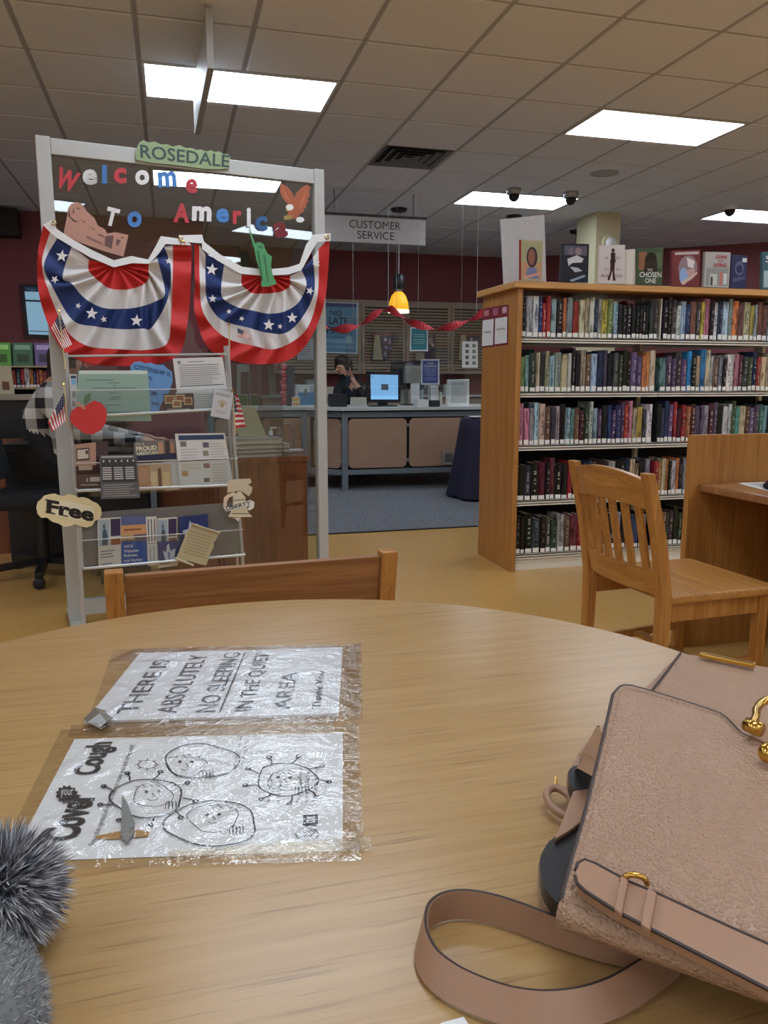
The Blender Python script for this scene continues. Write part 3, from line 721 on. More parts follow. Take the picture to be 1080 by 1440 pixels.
def stand(pts, y, zb=None):
    Q = pquad(PY(y), pts)
    if zb is not None:
        for k in (2, 3): Q.q[k].z = zb
    return Q
# monitor facing the public
t = thing('computer_monitor', 'black computer monitor with a blue screen on the service counter', 'monitor', (2.08, 7.95, CTZ))
Q = stand([(516, 522), (563.5, 523), (563.5, 566), (517, 566)], 7.95)
MB().hexa(Q.q, (0, .05, 0)).build('casing', M_black, t, bevel=.004)
Q2 = Quad(Q.at(.1, .1, .002), Q.at(.92, .1, .002), Q.at(.92, .9, .002), Q.at(.1, .9, .002))
M_scr = emit('blue_screen', (120, 172, 216), .85)
o = MB().hexa(Q2.q, (0, .001, 0)).build('screen', M_scr, t)
mb = MB(); put_rects(mb, Q2, [(.38, .38, .64, .62, (110, 120, 130)), (.03, .06, .08, .12, (190, 200, 210))], .001); mb.build('desktop_icon', VC, o, recalc=False)
xm = Q.at(.5, .5).x
MB().box((xm-.05, 7.99, CTZ+.01), (xm+.05, 8.04, Q.q[2].z+.1)).build('neck', M_black, t)
MB().box((xm-.14, 7.93, CTZ), (xm+.14, 8.10, CTZ+.012)).build('foot', M_black, t)
# second monitor from behind
t = thing('computer_monitor', 'black monitor seen from behind with DELL lettering', 'monitor', (2.5, 8.45, CTZ))
Q = stand([(551, 509), (596, 507), (596, 545), (551, 547)], 8.45)
MB().hexa(Q.q, (0, .05, 0)).build('casing', M_black, t, bevel=.006)
mb = MB(); put_text(mb, Q, 'DELL', .42, .05, .66, .15, (150, 150, 156), .002, bold=.02); mb.build('lettering', VC, t, recalc=False)
xm = Q.at(.6, .5).x
MB().box((xm-.09, 8.38, Q.q[2].z+.05), (xm+.09, 8.449, Q.q[2].z+.24)).build('mount_plate', M_alu, t)
MB().bar((xm+.03, 8.39, CTZ+.01), (xm+.03, 8.41, Q.q[2].z+.2), .10, .04, (0, 1, 0)).build('stand_column', M_white, t)
MB().box((xm-.12, 8.30, CTZ), (xm+.16, 8.5, CTZ+.012)).build('foot', M_black, t)
# signs and clutter
def onctr(name, label, cat, pts, y, col, th=.01, zb=CTZ, **k): return sheet(name, label, cat, stand(pts, y, zb), col, th, **k)
t = thing('counter_sign', 'small navy notice with a white border on the service counter', 'sign', stand([(592, 505), (618, 505), (618, 541), (592, 541)], 8.0).at(.5, 1))
sheet('notice_card', None, None, stand([(592, 505), (618, 505), (618, 541), (592, 541)], 8.0), (222, 224, 230), .004, rects=[(.08, .06, .92, .94, (74, 84, 150))]+[(.2, v0, .8, v0+.02, (170, 176, 214)) for v0 in (.4, .47, .54, .61, .72, .79)], texts=[('Please', .34, .12, .66, .19, (235, 235, 240)), ('Leave', .2, .22, .8, .3, (235, 235, 240))], parent=t)
c = stand([(592, 505), (618, 505), (618, 541), (592, 541)], 8.0).at(.5, 1)
MB().tube([(c.x, 8.01, CTZ+.01), (c.x, 8.01, c.z+.02)], .008, 8).build('stem', M_alu, t); MB().lathe((c.x, 8.01, CTZ), [(.07, 0), (.07, .008), (.02, .012)], 16).build('foot', M_alu, t)
for k in range(5):
    c = aty(609.5, 560, 8.2); z = CTZ+k*.032
    o = MB().lathe((c.x, 8.2, z), [(.036, 0), (.045, .07), (.048, .075), (.043, .075), (.033, .004)], 16).build('paper_cup', M_white, smooth=True) if k in (0,) else None
    if o: tag(o, 'white paper cup beside the navy counter notice', 'cup')
c = aty(602, 560, 8.3)
o = MB().lathe((c.x+.06, 8.3, CTZ), [(.055, 0), (.06, .02), (.055, .20), (.06, .21), (.03, .215)], 18).build('canister', M_white, smooth=True); tag(o, 'tall white canister behind the navy counter notice', 'canister')
mb = stand([(632, 534), (660, 533), (660, 570), (630, 570)], 8.05, CTZ)
t = thing('printer', 'white upright scanner box at the right end of the counter', 'printer', mb.at(.5, 1))
MB().hexa([mb.q[0], mb.q[1], mb.q[2], mb.q[3]], (0, .09, 0)).build('casing', M_white, t, bevel=.008)
MB().hexa([mb.at(.12, .1, .001), mb.at(.9, .08, .001), mb.at(.86, .9, .001), mb.at(.1, .9, .001)], (0, -.004, 0)).build('front_plate', M_frame, t)
MB().hexa([mb.at(-.12, .98), mb.at(1.1, .98), mb.at(1.1, 1.0), mb.at(-.12, 1.0)], (0, -.10, 0)).build('paper_tray', M_white, t)
for k, (x0, x1, y0, cc, lb) in enumerate([(565, 569, 549, (190, 190, 180), 'grey'), (569.5, 573, 545, (160, 165, 160), 'silver'), (573.5, 578, 548, (205, 200, 186), 'cream'), (614, 618, 549, (200, 192, 170), 'tan'), (618.5, 622, 551, (214, 212, 200), 'white'), (591, 596, 548, (180, 196, 190), 'pale green')]):
    Q = stand([(x0, y0), (x1, y0), (x1, 562), (x0, 562)], 8.5, CTZ)
    o = MB().hexa(Q.q, (0, .12, 0), cc).build('file_box', VC, bevel=.003); tag(o, '%s file box, %s from the left along the counter back' % (lb, ordn(k+1 if k < 3 else k+1)), 'box', 'small file boxes on the counter')
for pts, y, nm, lb, cc, cat in [([(587, 562), (603, 562), (603, 568), (587, 568)], 7.75, 'card_reader', 'low white card reader on the counter', (206, 208, 206), 'card reader'), ([(607, 563), (619, 563), (619, 569), (607, 569)], 7.74, 'credit_terminal', 'small black terminal in front of the cup', (34, 36, 40), 'terminal'),
                                ([(497, 559), (516, 559), (516, 567), (496, 567)], 8.25, 'paper_stack', 'stack of papers beside the seated staff member', (206, 200, 186), 'papers'), ([(465, 554), (488, 554), (488, 572), (465, 572)], 7.95, 'black_box', 'black box at the left end of the counter', (28, 28, 32), 'box')]:
    Q = stand(pts, y, CTZ); o = MB().hexa(Q.q, (0, .14, 0), cc).build(nm, VC, bevel=.004); tag(o, lb, cat)
o = MB().box((1.62, 8.15, CTZ), (1.84, 8.40, CTZ+.004)).build('paper_sheet', M_paper); tag(o, 'flat white paper on the counter left of the monitor', 'paper')
# acrylic shield hung over the counter with two notices
t = thing('acrylic_shield', 'clear acrylic shield hung over the service counter', 'screen', (2.4, 7.80, .96))
MB().box((1.72, 7.80, .96), (2.36, 7.806, 1.74)).build('sheet', M_acryl, t)
for x in (1.80, 2.25): MB().tube([(x, 7.803, 1.73), (x, 7.803, CZ-.01)], .0014, 5).build('wire', M_alu, t)
t = thing('acrylic_shield', 'clear acrylic shield hung right of the blue monitor', 'screen', (2.8, 7.80, .96))
MB().box((2.42, 7.80, .96), (3.30, 7.806, 1.74)).build('sheet', M_acryl, t)
for x in (2.48, 2.95): MB().tube([(x, 7.803, 1.73), (x, 7.803, CZ-.01)], .0014, 5).build('wire', M_alu, t)
Q = stand([(577, 460), (602, 460), (602, 494), (576, 494)], 7.796)
sheet('teal_notice', 'teal notice with white border hanging over the counter', 'sign', Q, (214, 222, 224), .003, rects=[(.08, .06, .93, .94, (50, 128, 142))]+[(.2, v0, .8, v0+.025, (150, 200, 204)) for v0 in (.3, .38, .5, .58, .66)])
# streamer
mb = MB(); pts = [(452, 458), (470, 463), (488, 462), (505, 458), (520, 447), (535, 437), (548, 434), (560, 441), (575, 452), (592, 458), (612, 462), (632, 460), (650, 454), (668, 446), (682, 438)]
rows = []; n = len(pts)
for k in range((n-1)*4+1):
    a = k/4; i = min(int(a), n-2); f_ = a-i; x = pts[i][0]*(1-f_)+pts[i+1][0]*f_; y = pts[i][1]*(1-f_)+pts[i+1][1]*f_
    c = aty(x, y, 7.58); tw = a*1.35+.6; u = V((0, math.sin(tw), math.cos(tw)))*.042
    rows.append([c-u, c+u])
t = thing('red_streamer', 'twisted red crepe streamer strung across the counter area', 'streamer', aty(560, 462, 7.58))
mb.grid(rows).build('crepe_ribbon', mat('crepe_red', (190, 44, 54), .7), t, recalc=False)
for x, y in ((457, 459), (546, 434), (670, 445)): c = aty(x, y, 7.58); MB().tube([c, (c.x, c.y, CZ-.003)], .0015, 4).build('thread', M_white, t)
# late fines poster
YP = 11.012
t = sheet('late_fines_poster', 'large blue poster lettered NO LATE FINES on the cabinet doors', 'poster', stand([(442, 423), (504, 425), (503, 498), (442, 496)], YP), (206, 216, 222), .004,
      rects=[(.04, .03, .96, .97, (92, 142, 172)), (.04, .03, .96, .1, (66, 72, 130)), (.1, .72, .92, .8, (120, 168, 194)), (.72, .66, .86, .8, (150, 190, 206)), (.1, .84, .9, .9, (110, 160, 190))],
      texts=[('NO', .36, .17, .62, .27, (40, 44, 62), dict(bold=.01)), ('LATE', .33, .30, .76, .44, (36, 40, 56), dict(bold=.02)), ('FINES!', .28, .48, .84, .62, (36, 40, 56), dict(bold=.02)), ('starting now', .36, .66, .66, .7, (50, 70, 100))], lift=.002)
# louvred wall cabinets
YCAB = 11.02
xs = [aty(x, 480, YCAB).x for x in (384, 446, 508.5, 571, 634, 697)]
CL = ['leftmost louvred wall cabinet, seen through the glass partition', 'louvred wall cabinet behind the blue late-fines poster', 'louvred wall cabinet with a collage card, right of the blue poster', 'louvred wall cabinet behind the teal notice', 'louvred wall cabinet beside the bookcase edge']
for k in range(5):
    x0, x1 = xs[k], xs[k+1]; z0, z1 = 1.215, 2.20
    t = thing('wall_cabinet', CL[k], 'cabinet', ((x0+x1)/2, YCAB+.18, z0), 0, 'louvred wall cabinets')
    MB().box((x0+.003, YCAB+.03, z0), (x1-.003, YB-.002, z1)).build('body', M_louver, t)
    dr = MB(); dr.box((x0+.004, YCAB, z0), (x0+.05, YCAB+.028, z1)); dr.box((x1-.05, YCAB, z0), (x1-.004, YCAB+.028, z1)); dr.box((x0+.05, YCAB, z0), (x1-.05, YCAB+.028, z0+.05)); dr.box((x0+.05, YCAB, z1-.05), (x1-.05, YCAB+.028, z1))
    dr = dr.build('door_frame', M_louver, t)
    MB().box((x0+.05, YCAB+.022, z0+.05), (x1-.05, YCAB+.027, z1-.05)).build('louvre_backing', M_dark, dr)
    if k == 0 or k == 1: ns = 20
    ns = 20; sl = None
    for i in range(ns):
        z = z0+.06+(z1-z0-.12)*(i+.5)/ns
        if sl is None:
            sl = MB().hexa([(x0+.05, YCAB+.002, z-.017), (x1-.05, YCAB+.002, z-.017), (x1-.05, YCAB+.018, z+.012), (x0+.05, YCAB+.018, z+.012)], (0, .003, .004)).build('slat', M_louver, dr); sz = z
        else: o = sl.copy(); COL.objects.link(o); o.parent = dr; o.location = (0, 0, z-sz)
    MB().box((x0+.012, YCAB-.02, 1.60), (x0+.022, YCAB, 1.70)).build('handle', M_alu, dr)
MB_ = struct(MB().box((xs[0]-.02, YCAB-.01, 2.20), (xs[5]+.02, YB-.001, 2.24)).build('trim_2', M_louver), 'taupe cornice above the louvred cabinets')
for x, lb in ((524, 'beige cone and photo collage hung on the cabinet left of the lamp'), (645, 'beige cone and photo collage hung beside the bookcase edge')):
    t = thing('hanging_collage', lb, 'decoration', aty(x+14, 506, 10.95), 0, 'collages hung on the cabinets')
    Q = stand([(x, 468), (x+29, 468), (x+29, 472), (x, 472)], 10.98); MB().hexa(Q.q, (0, .02, 0), (140, 84, 64)).build('hanging_bar', VC, t)
    mb = MB(); P2 = PY(10.96); mb.prism([P2.hit(a+x, b_) for a, b_ in ((3, 471), (10, 471), (14, 506), (0, 506))], (0, .01, 0), (178, 168, 132)); mb.build('beige_cone', VC, t)
    mb = MB(); mb.prism([P2.hit(a+x, b_) for a, b_ in ((12, 472), (29, 472), (28, 488), (22, 504), (16, 506), (13, 495))], (0, .008, 0), (92, 70, 84)); co = mb.build('collage_card', VC, t)
    Q = stand([(x+12, 472), (x+29, 472), (x+29, 506), (x+12, 506)], 10.957); mb = MB(); put_rects(mb, Q, [(.25, .1, .45, .22, (200, 196, 200)), (.6, .15, .8, .35, (150, 120, 140)), (.3, .4, .5, .55, (170, 150, 160)), (.65, .45, .85, .6, (110, 110, 150)), (.2, .65, .45, .85, (150, 140, 150)), (.5, .72, .62, .85, (60, 50, 60))], .001); mb.build('photos', VC, co, recalc=False)
sheet('photo_poster', 'dark figure photo on the cabinet right of the teal notice', 'poster', stand([(598, 472), (613, 470), (612, 506), (599, 506)], 10.98), (70, 60, 66), .004, polys=[(oval(.5, .22, .22, .14), (150, 120, 116)), ([(.2, .95), (.25, .4), (.75, .4), (.85, .95)], (44, 40, 50)), ([(.55, .3), (.9, .4), (.8, .5), (.55, .42)], (180, 170, 170))])
sheet('memo_card', 'small beige memo below the teal notice', 'paper', stand([(585, 496), (597, 496), (597, 507), (585, 507)], 10.98), (170, 160, 128), .003)
sheet('photo_directory', 'white sheet with eight small portrait boxes beside the bookcase edge', 'poster', stand([(650, 480), (672, 480), (672, 517), (650, 517)], 7.795), (216, 216, 212), .003, rects=[(u, v0, u+.22, v0+.13, cc) for u, cc in ((.2, (96, 96, 100)), (.64, (110, 130, 110))) for v0 in (.1, .32, .54, .76)])
# navy draped table behind the bookcase
c = V((3.02, 6.95, 0)); t = thing('draped_table', 'table under a long navy cloth partly hidden by the bookcase', 'table', c)
mb = MB(); rows = []
for z, r in ((.025, .47), (.2, .44), (.45, .40), (.68, .37), (.755, .36), (.765, .33), (.768, .05)):
    rows.append([c+V(((r+(.03*(1-z/.78))*math.sin(9*a))*math.cos(a), (r+(.03*(1-z/.78))*math.sin(9*a))*math.sin(a), z)) for a in [2*math.pi*k/72 for k in range(72)]])
mb.grid(rows, None, True); mb.build('cloth', mat('navy_cloth', (34, 30, 52), .85, bmp=.2), t, smooth=True)
MB().lathe(c, [(.25, .01), (.25, .03), (.04, .05), (.04, .74), (.33, .745), (.33, .76)], 24).build('pedestal', M_grey, t)
o = MB().lathe((2.78, 6.85, .77), [(.07, 0), (.09, .01), (.09, .014)], 20).build('white_plate', M_white); tag(o, 'white dish on the navy draped table', 'dish')

# ================================================================== GLASS PARTITION
PL, PR_ = V((-.492, 3.665, 0)), V((.757, 3.882, 0)); PD = (PR_-PL).normalized(); PN = V((PD.y, -PD.x, 0)); PLEN = (PR_-PL).length; PH = 2.11
PF = Plane(PL, PN)                       # front face of the frame
def pp(s_, o_, z): return PL+PD*s_+PN*o_+V((0, 0, z))
def pbox(mb, s0, s1, o0, o1, z0, z1, col=None): return mb.hexa([pp(s0, o0, z0), pp(s1, o0, z0), pp(s1, o1, z0), pp(s0, o1, z0)], (0, 0, z1-z0), col)
gp = thing('glass_partition', 'free-standing glass partition in a grey frame hung with bunting', 'partition', pp(PLEN/2, 0, 0))
pbox(MB(), 0, .056, -.05, 0, .03, PH).build('left_post', M_frame, gp, bevel=.003)
pbox(MB(), PLEN-.05, PLEN, -.05, 0, .03, PH).build('right_post', M_frame, gp, bevel=.003)
pbox(MB(), .057, PLEN-.051, -.045, -.004, PH-.068, PH-.004).build('top_rail', M_frame, gp, bevel=.003)
pbox(MB(), .057, PLEN-.051, -.045, -.004, .05, .12).build('bottom_rail', M_frame, gp)
pbox(MB(), .052, PLEN-.046, -.028, -.022, .12, PH-.068).build('glass_pane', M_glass, gp)
for s_ in (.028, PLEN-.025):
    pbox(MB(), s_-.025, s_+.025, -.25, .16, .012, .03).build('foot', M_frame, gp)
    for o_ in (-.23, .14): MB().lathe(pp(s_, o_, .012), [(.02, -.011), (.024, 0), (.02, .004)], 12).build('caster', M_black, gp)
PG = PF.off(-.018)
# letters
M_let = OBP
LET = [('W', (76, 236, 113, 270), 'r', -18), ('e', (116, 238, 137, 260), 'w', 0), ('l', (143.5, 232, 150.5, 258), 'B', 0), ('c', (160, 236, 178, 258), 'r', 0), ('o', (190, 239, 210, 260), 'w', 0), ('m', (222, 241, 248, 263), 'B', 4), ('e', (261, 251, 278, 272), 'r', 0),
       ('T', (147, 290, 168, 320), 'w', -14), ('o', (179, 297, 199.5, 320), 'B', 0), ('A', (244, 286, 267, 313), 'r', -3), ('m', (270, 290, 297.5, 311), 'w', -2), ('e', (304, 293, 322, 313), 'B', 0), ('r', (327.5, 296, 340, 315), 'r', 0), ('i', (347, 292, 353, 319), 'w', 0), ('c', (359, 304, 376, 324), 'B', 0), ('a', (385, 312, 404, 334), 'r', 8)]
LCOL = dict(r=((196, 62, 70), 'red'), w=((230, 228, 226), 'white'), B=((76, 132, 200), 'blue'))
for k, (ch_, (x0, y0, x1, y1), ck, rot) in enumerate(LET):
    vs, fs = textmesh(ch_, .045, .5); cx, cy = (x0+x1)/2, (y0+y1)/2; out = []
    ca, sa = math.cos(R(rot)), math.sin(R(rot)); wd = (x1-x0)*(.86 if abs(rot) > 10 else 1); hh = (y1-y0)*(.86 if abs(rot) > 10 else 1)
    for x, y, z in vs:
        dx, dy = (x-.5)*wd, -(y-.5)*hh
        out.append(PG.hit(cx+dx*ca+dy*sa, cy-dx*sa+dy*ca, .001+(z+.5)*.006))
    o = MB().add(out, fs).build('letter', M_let, recalc=False); o.color = (*lin(LCOL[ck][0]), 1)
    word = 'Welcome' if k < 7 else ('To' if k < 9 else 'America'); pos = k if k < 7 else (k-7 if k < 9 else k-9)
    tag(o, '%s foam letter %s, %s letter of the word %s on the glass' % (LCOL[ck][1], ch_, ordn(pos+1), word), 'letter', 'foam letters on the glass')
def cut(name, label, cat, pts, pl, off, th, col, mat_=None, parent=None):
    mb = MB(); mb.prism([pl.hit(x, y, off) for x, y in pts], pl.n*-th, col); o = mb.build(name, mat_ or VC, parent)
    if parent is None: tag(o, label, cat)
    return o
def ink(parent, pl, off, polys, name='printed_picture'):
    mb = MB()
    for i, (pts, c) in enumerate(polys): mb.add([pl.hit(x, y, off+.0008+i*.00008) for x, y in pts], [tuple(range(len(pts)))], c)
    return mb.build(name, VC, parent, recalc=False)
def po(cx, cy, rx, ry, n=12, a=0): 
    ca, sa = math.cos(R(a)), math.sin(R(a)); return [(cx+rx*math.cos(t)*ca-ry*math.sin(t)*sa, cy+rx*math.cos(t)*sa+ry*math.sin(t)*ca) for t in [2*math.pi*k/n for k in range(n)]]
# branch sign
base = [(192.5, 208), (196, 200), (201.7, 196.7), (208, 200), (213, 200), (218, 199), (226, 203), (230, 203), (235, 202.5), (243, 206), (247, 205), (253, 204), (261, 208), (265, 208), (270, 208), (277, 211), (283, 210), (290, 213), (297, 211), (303, 214), (308, 212.5), (315, 217), (320, 216), (323.5, 221), (322, 237), (305, 238), (287, 237.5), (247, 232), (215, 229), (192, 225), (190, 216)]
o = cut('branch_name_sign', 'green scalloped sign lettered ROSEDALE on top of the partition', 'sign', base, PF, .006, .003, (146, 164, 122))
Q = pquad(PF, [(197, 203), (323, 218.5), (322, 236), (197.5, 222)], .006)
mb = MB(); put_text(mb, Q, 'ROSEDALE', 0, 0, 1, 1, (52, 78, 72), .001, bold=.015); mb.build('lettering', VC, o, recalc=False)
# cut-out decorations
o = cut('eagle_cutout', 'brown and white paper eagle on the upper right of the glass', 'decoration', [(396, 258), (393.5, 265), (394.5, 272), (397, 278), (401, 283), (404, 286), (403, 292), (406, 297), (403, 304), (409, 308), (417, 307), (422, 301), (428, 297), (427, 294), (431, 291), (430, 288), (434, 283), (432, 280), (436, 274), (434, 271), (437, 264), (432, 259), (424, 264), (417, 271), (413.5, 278), (411, 271), (405, 263)], PG, .004, .002, (172, 96, 66))
ink(o, PG, .004, [(po(407.5, 291.5, 5.6, 4.6, 8), (232, 230, 226)), (po(422, 309, 6, 4.2, 8), (226, 228, 226)), ([(404, 293), (402, 297), (407, 296)], (220, 190, 120)), ([(399, 303), (412, 303), (409, 309), (400, 309)], (160, 140, 80)), ([(398, 264), (404, 276), (409, 284), (401, 278)], (196, 118, 84)), ([(431, 266), (428, 282), (420, 296), (424, 280)], (192, 112, 80))])
o = cut('rock_carving_cutout', 'pinkish stone-look cutout of carved faces above the left bunting', 'decoration', [(90, 325), (95, 300), (96, 292), (100, 287), (108, 284), (115, 287), (122, 297), (133, 307), (137.5, 317), (147, 322), (151, 328.5), (162, 326.5), (180.5, 330.5), (173.5, 361), (160, 357), (146, 353), (126, 346), (107, 339), (90, 330)], PG, .004, .003, (196, 146, 128))
ink(o, PG, .004, [([(97, 293), (99, 305), (106, 310), (112, 312), (104, 312), (96, 304)], (96, 66, 62)), ([(103, 291), (105, 299), (102, 301)], (120, 84, 76)), (po(110, 293, 3, 1, 6), (110, 76, 70)), ([(113, 308), (120, 312), (119, 314)], (130, 92, 82)), ([(123, 318), (134, 322), (133, 324)], (136, 96, 86)), ([(137, 328), (146, 331), (147, 334), (139, 331)], (130, 92, 82)), ([(148, 332), (160, 331), (157, 350), (147, 345)], (110, 80, 76)), ([(164, 336), (170, 338), (166, 346), (163, 344)], (120, 84, 78)), (po(172, 334, 2.6, 1, 6), (120, 84, 78)), ([(122, 331), (145, 342), (144, 344), (121, 334)], (152, 110, 98))], 'carved_lines')
# ------------------------------------------------------------------ bunting
def swag(name, label, rays, head, stars, off=.05):
    n = len(rays); m_ = 7; BC = [(196, 46, 44), (222, 218, 216), (40, 58, 112), (222, 218, 216), (196, 46, 44)]
    t = thing(name, label, 'bunting', PF.hit(*rays[n//2][5], off), 0, 'patriotic fan bunting on the partition')
    def rp(ri, s_):   # point on ray at band coordinate 0..5
        k = min(int(s_), 4); f_ = s_-k; a, b_ = rays[ri][k], rays[ri][k+1]; return (a[0]*(1-f_)+b_[0]*f_, a[1]*(1-f_)+b_[1]*f_)
    def cr(p0, p1, p2, p3, t_): return tuple(.5*((2*b_)+(-a+c)*t_+(2*a-5*b_+4*c-d)*t_*t_+(-a+3*b_-3*c+d)*t_**3) for a, b_, c, d in zip(p0, p1, p2, p3))
    NA = (n-1)*m_
    for band in range(5):
        rows = []
        for k in range(6):
            s_ = band+k/5; row = []
            for j in range(NA+1):
                a = j/m_; i = min(int(a), n-2); f_ = a-i
                q = cr(rp(max(i-1, 0), s_), rp(i, s_), rp(i+1, s_), rp(min(i+2, n-1), s_), f_)
                edge = min(1, min(a, n-1-a)*1.2+.15)
                dep = off+.020*edge*min(1, s_/1.2)*math.sin(2*math.pi*a*1.02+s_*.35)+.008*math.sin(a*11+s_*2)*edge*min(1, s_/1.5)
                row.append(PF.hit(q[0], q[1], dep))
            rows.append(row)
        MB().grid(rows, BC[band]).build(['red_heart', 'inner_white_band', 'blue_star_band', 'outer_white_band', 'red_border'][band], FAB, t, smooth=True, recalc=False)
    mb = MB(); rows = []
    for (x0, y0, x1, y1) in head: rows.append([PF.hit(x0, y0, off+.012), PF.hit(x1, y1, off+.018)])
    mb.grid(rows, (224, 222, 220)).build('header_tape', FAB, t, recalc=False)
    for gx, gy in ((head[0][0]+3, head[0][1]+5), (head[-1][0]-5, head[-1][1]+5)):
        MB().tube([PF.hit(gx+3*math.cos(a), gy+3*math.sin(a), off+.02) for a in [2*math.pi*k/12 for k in range(12)]], .0022, 6, closed=True).build('grommet', M_gold, t)
    for sx, sy, r_, a0 in stars:
        pts = []
        for k in range(10):
            a = R(a0)-math.pi/2+k*math.pi/5; rr = r_ if k % 2 == 0 else r_*.42
            pts.append((sx+rr*math.cos(a), sy+rr*math.sin(a)))
        MB().prism([PF.hit(x, y, off+.034) for x, y in pts], PN*-.001, (230, 228, 228)).build('star', FAB, t)
    return t
c0 = (162, 371)
raysL = [[c0, (125, 365), (101, 346), (81, 334), (72, 322), (61, 316)],
         [c0, (124.5, 379.5), (88, 389), (62, 372), (59, 368), (53, 359)],
         [c0, (132, 389), (101, 399), (74, 404), (68, 408), (55, 415)],
         [c0, (141, 397), (120, 420), (102, 450), (92, 462), (74, 470)],
         [c0, (156, 406), (146, 433), (134, 459), (122, 486), (98, 500)],
         [c0, (180, 407), (178, 434), (170, 463), (168, 491), (140, 513)],
         [c0, (200, 401), (198, 431), (200, 462), (206, 492), (205, 513)],
         [c0, (209, 392), (218, 424), (214, 460), (234, 484), (250, 500)],
         [c0, (209, 382), (232, 412), (236, 420), (240, 455), (264, 452)],
         [c0, (209, 371), (222, 366), (240, 376), (243, 380), (269, 378)],
         [c0, (209, 368), (220, 361), (231, 347), (243, 345), (269, 341)]]
swag('fan_bunting', 'left red, white and blue star bunting fan on the partition', raysL,
     [(73, 309, 60, 316), (80, 322, 76, 332), (104, 338, 101, 347), (130, 352, 127, 362), (160, 366, 160, 376), (185, 360, 186, 370), (208, 365, 209, 371), (218, 348, 222, 358), (226, 332, 233, 343), (262, 337, 269, 345)],
     [(87, 360, 9, 8), (77, 393, 6, 30), (129, 441, 9, 5), (192, 451, 9, 5), (110, 430, 4.5, 20), (146, 449, 5, -10), (237, 367, 5, 0)])
c1 = (373, 386)
raysR = [[c1, (340, 386), (315.5, 370), (289, 357), (280, 345), (273, 342)],
         [c1, (340, 400), (311, 404), (289, 395), (281, 395), (274, 395)],
         [c1, (347, 407), (314, 420), (292, 424), (286, 440), (274, 440)],
         [c1, (354, 412), (334, 432), (312, 450), (316, 474), (292, 488)],
         [c1, (368, 413), (357, 437), (350, 461), (360, 487), (330, 508)],
         [c1, (384, 412), (378, 441), (376, 468), (385, 491), (376, 512)],
         [c1, (398, 409), (400, 438), (402, 468), (412, 480), (412, 503)],
         [c1, (408, 402), (420, 425), (424, 448), (434, 458), (440, 470)],
         [c1, (408, 394), (431, 400), (442, 410), (447, 412), (458, 415)],
         [c1, (408, 388), (424, 380), (440, 362), (448, 350), (464, 334)]]
swag('fan_bunting', 'right red, white and blue star bunting fan on the partition', raysR,
     [(251, 331, 254, 340), (284, 330, 284, 342), (287, 340, 284, 350), (310, 358, 305, 366), (340, 375, 338, 385), (372, 379, 372, 388), (405, 376, 406, 386), (421, 371, 424, 380), (430, 345, 437, 356), (440, 330, 446, 340), (465, 328, 465, 339)],
     [(298, 379, 9, 8), (299, 420, 6, 0), (378, 457, 8.5, 4), (411, 447, 8, 0), (436, 409, 6, 20), (445, 371, 6, -20), (394, 459, 4, 10), (340, 448, 4, 30), (322, 438, 4, 0)])
# green figure over the right fan
o = cut('statue_cutout', 'green paper cutout of a robed figure with raised torch', 'decoration', [(351, 320), (355, 332), (359, 343), (361, 341), (364, 340), (370.5, 343), (373.5, 352), (377, 357), (382.7, 361), (381, 372.6), (383.5, 386), (389, 399), (378, 403), (367.4, 403), (368, 392.5), (365, 378.7), (360.5, 365), (358, 351), (354, 338), (350, 324)], PF, .105, .003, (84, 158, 104))
ink(o, PF, .105, [([(361, 352), (364, 353), (370, 395), (368, 394)], (52, 110, 72)), ([(370, 358), (373, 359), (378, 396), (376, 397)], (58, 120, 80)), ([(362, 346), (370, 346), (369, 349), (363, 349)], (60, 120, 80)), ([(350, 320), (353, 321), (353, 327), (350.5, 327)], (200, 214, 206))], 'drawn_folds')

# ================================================================== LITERATURE RACK
RO = .22; PK = PF.off(RO)
rk = thing('literature_rack', 'silver wire literature rack with three acrylic pockets of leaflets', 'rack', PK.hit(215, 800) * 1)
rk.location.z = 0; WO[rk] = V(rk.location)
def floor_to(pl, a, b_):   # tube through two measured points carried down to the floor
    p, q = pl.hit(*a), pl.hit(*b_); d = (q-p).normalized(); return p, p+d*((.012-p.z)/d.z)
for a, b_ in (((93, 496), (117, 850)), ((320, 486), (341, 785))):
    p, q = floor_to(PK, a, b_); MB().tube([p, q], .0075, 8).build('upright_tube', M_chrome, rk)
    MB().tube([p-PN*.05, q-PN*.12], .006, 8).build('rear_tube', M_chrome, rk)
    MB().bar(q-PN*.13+V((0, 0, .0)), q+PN*.10+V((0, 0, .0)), .02, .02).build('base_foot', M_chrome, rk)
MB().tube([PK.hit(93, 501), PK.hit(319, 498)], .005, 6).build('top_rail', M_chrome, rk)
M_tray = mat('rack_grey', (120, 116, 112), .6, var=.06, bmp=.2)
M_lip = mat('tray_rail', (206, 206, 206), .3, .4)
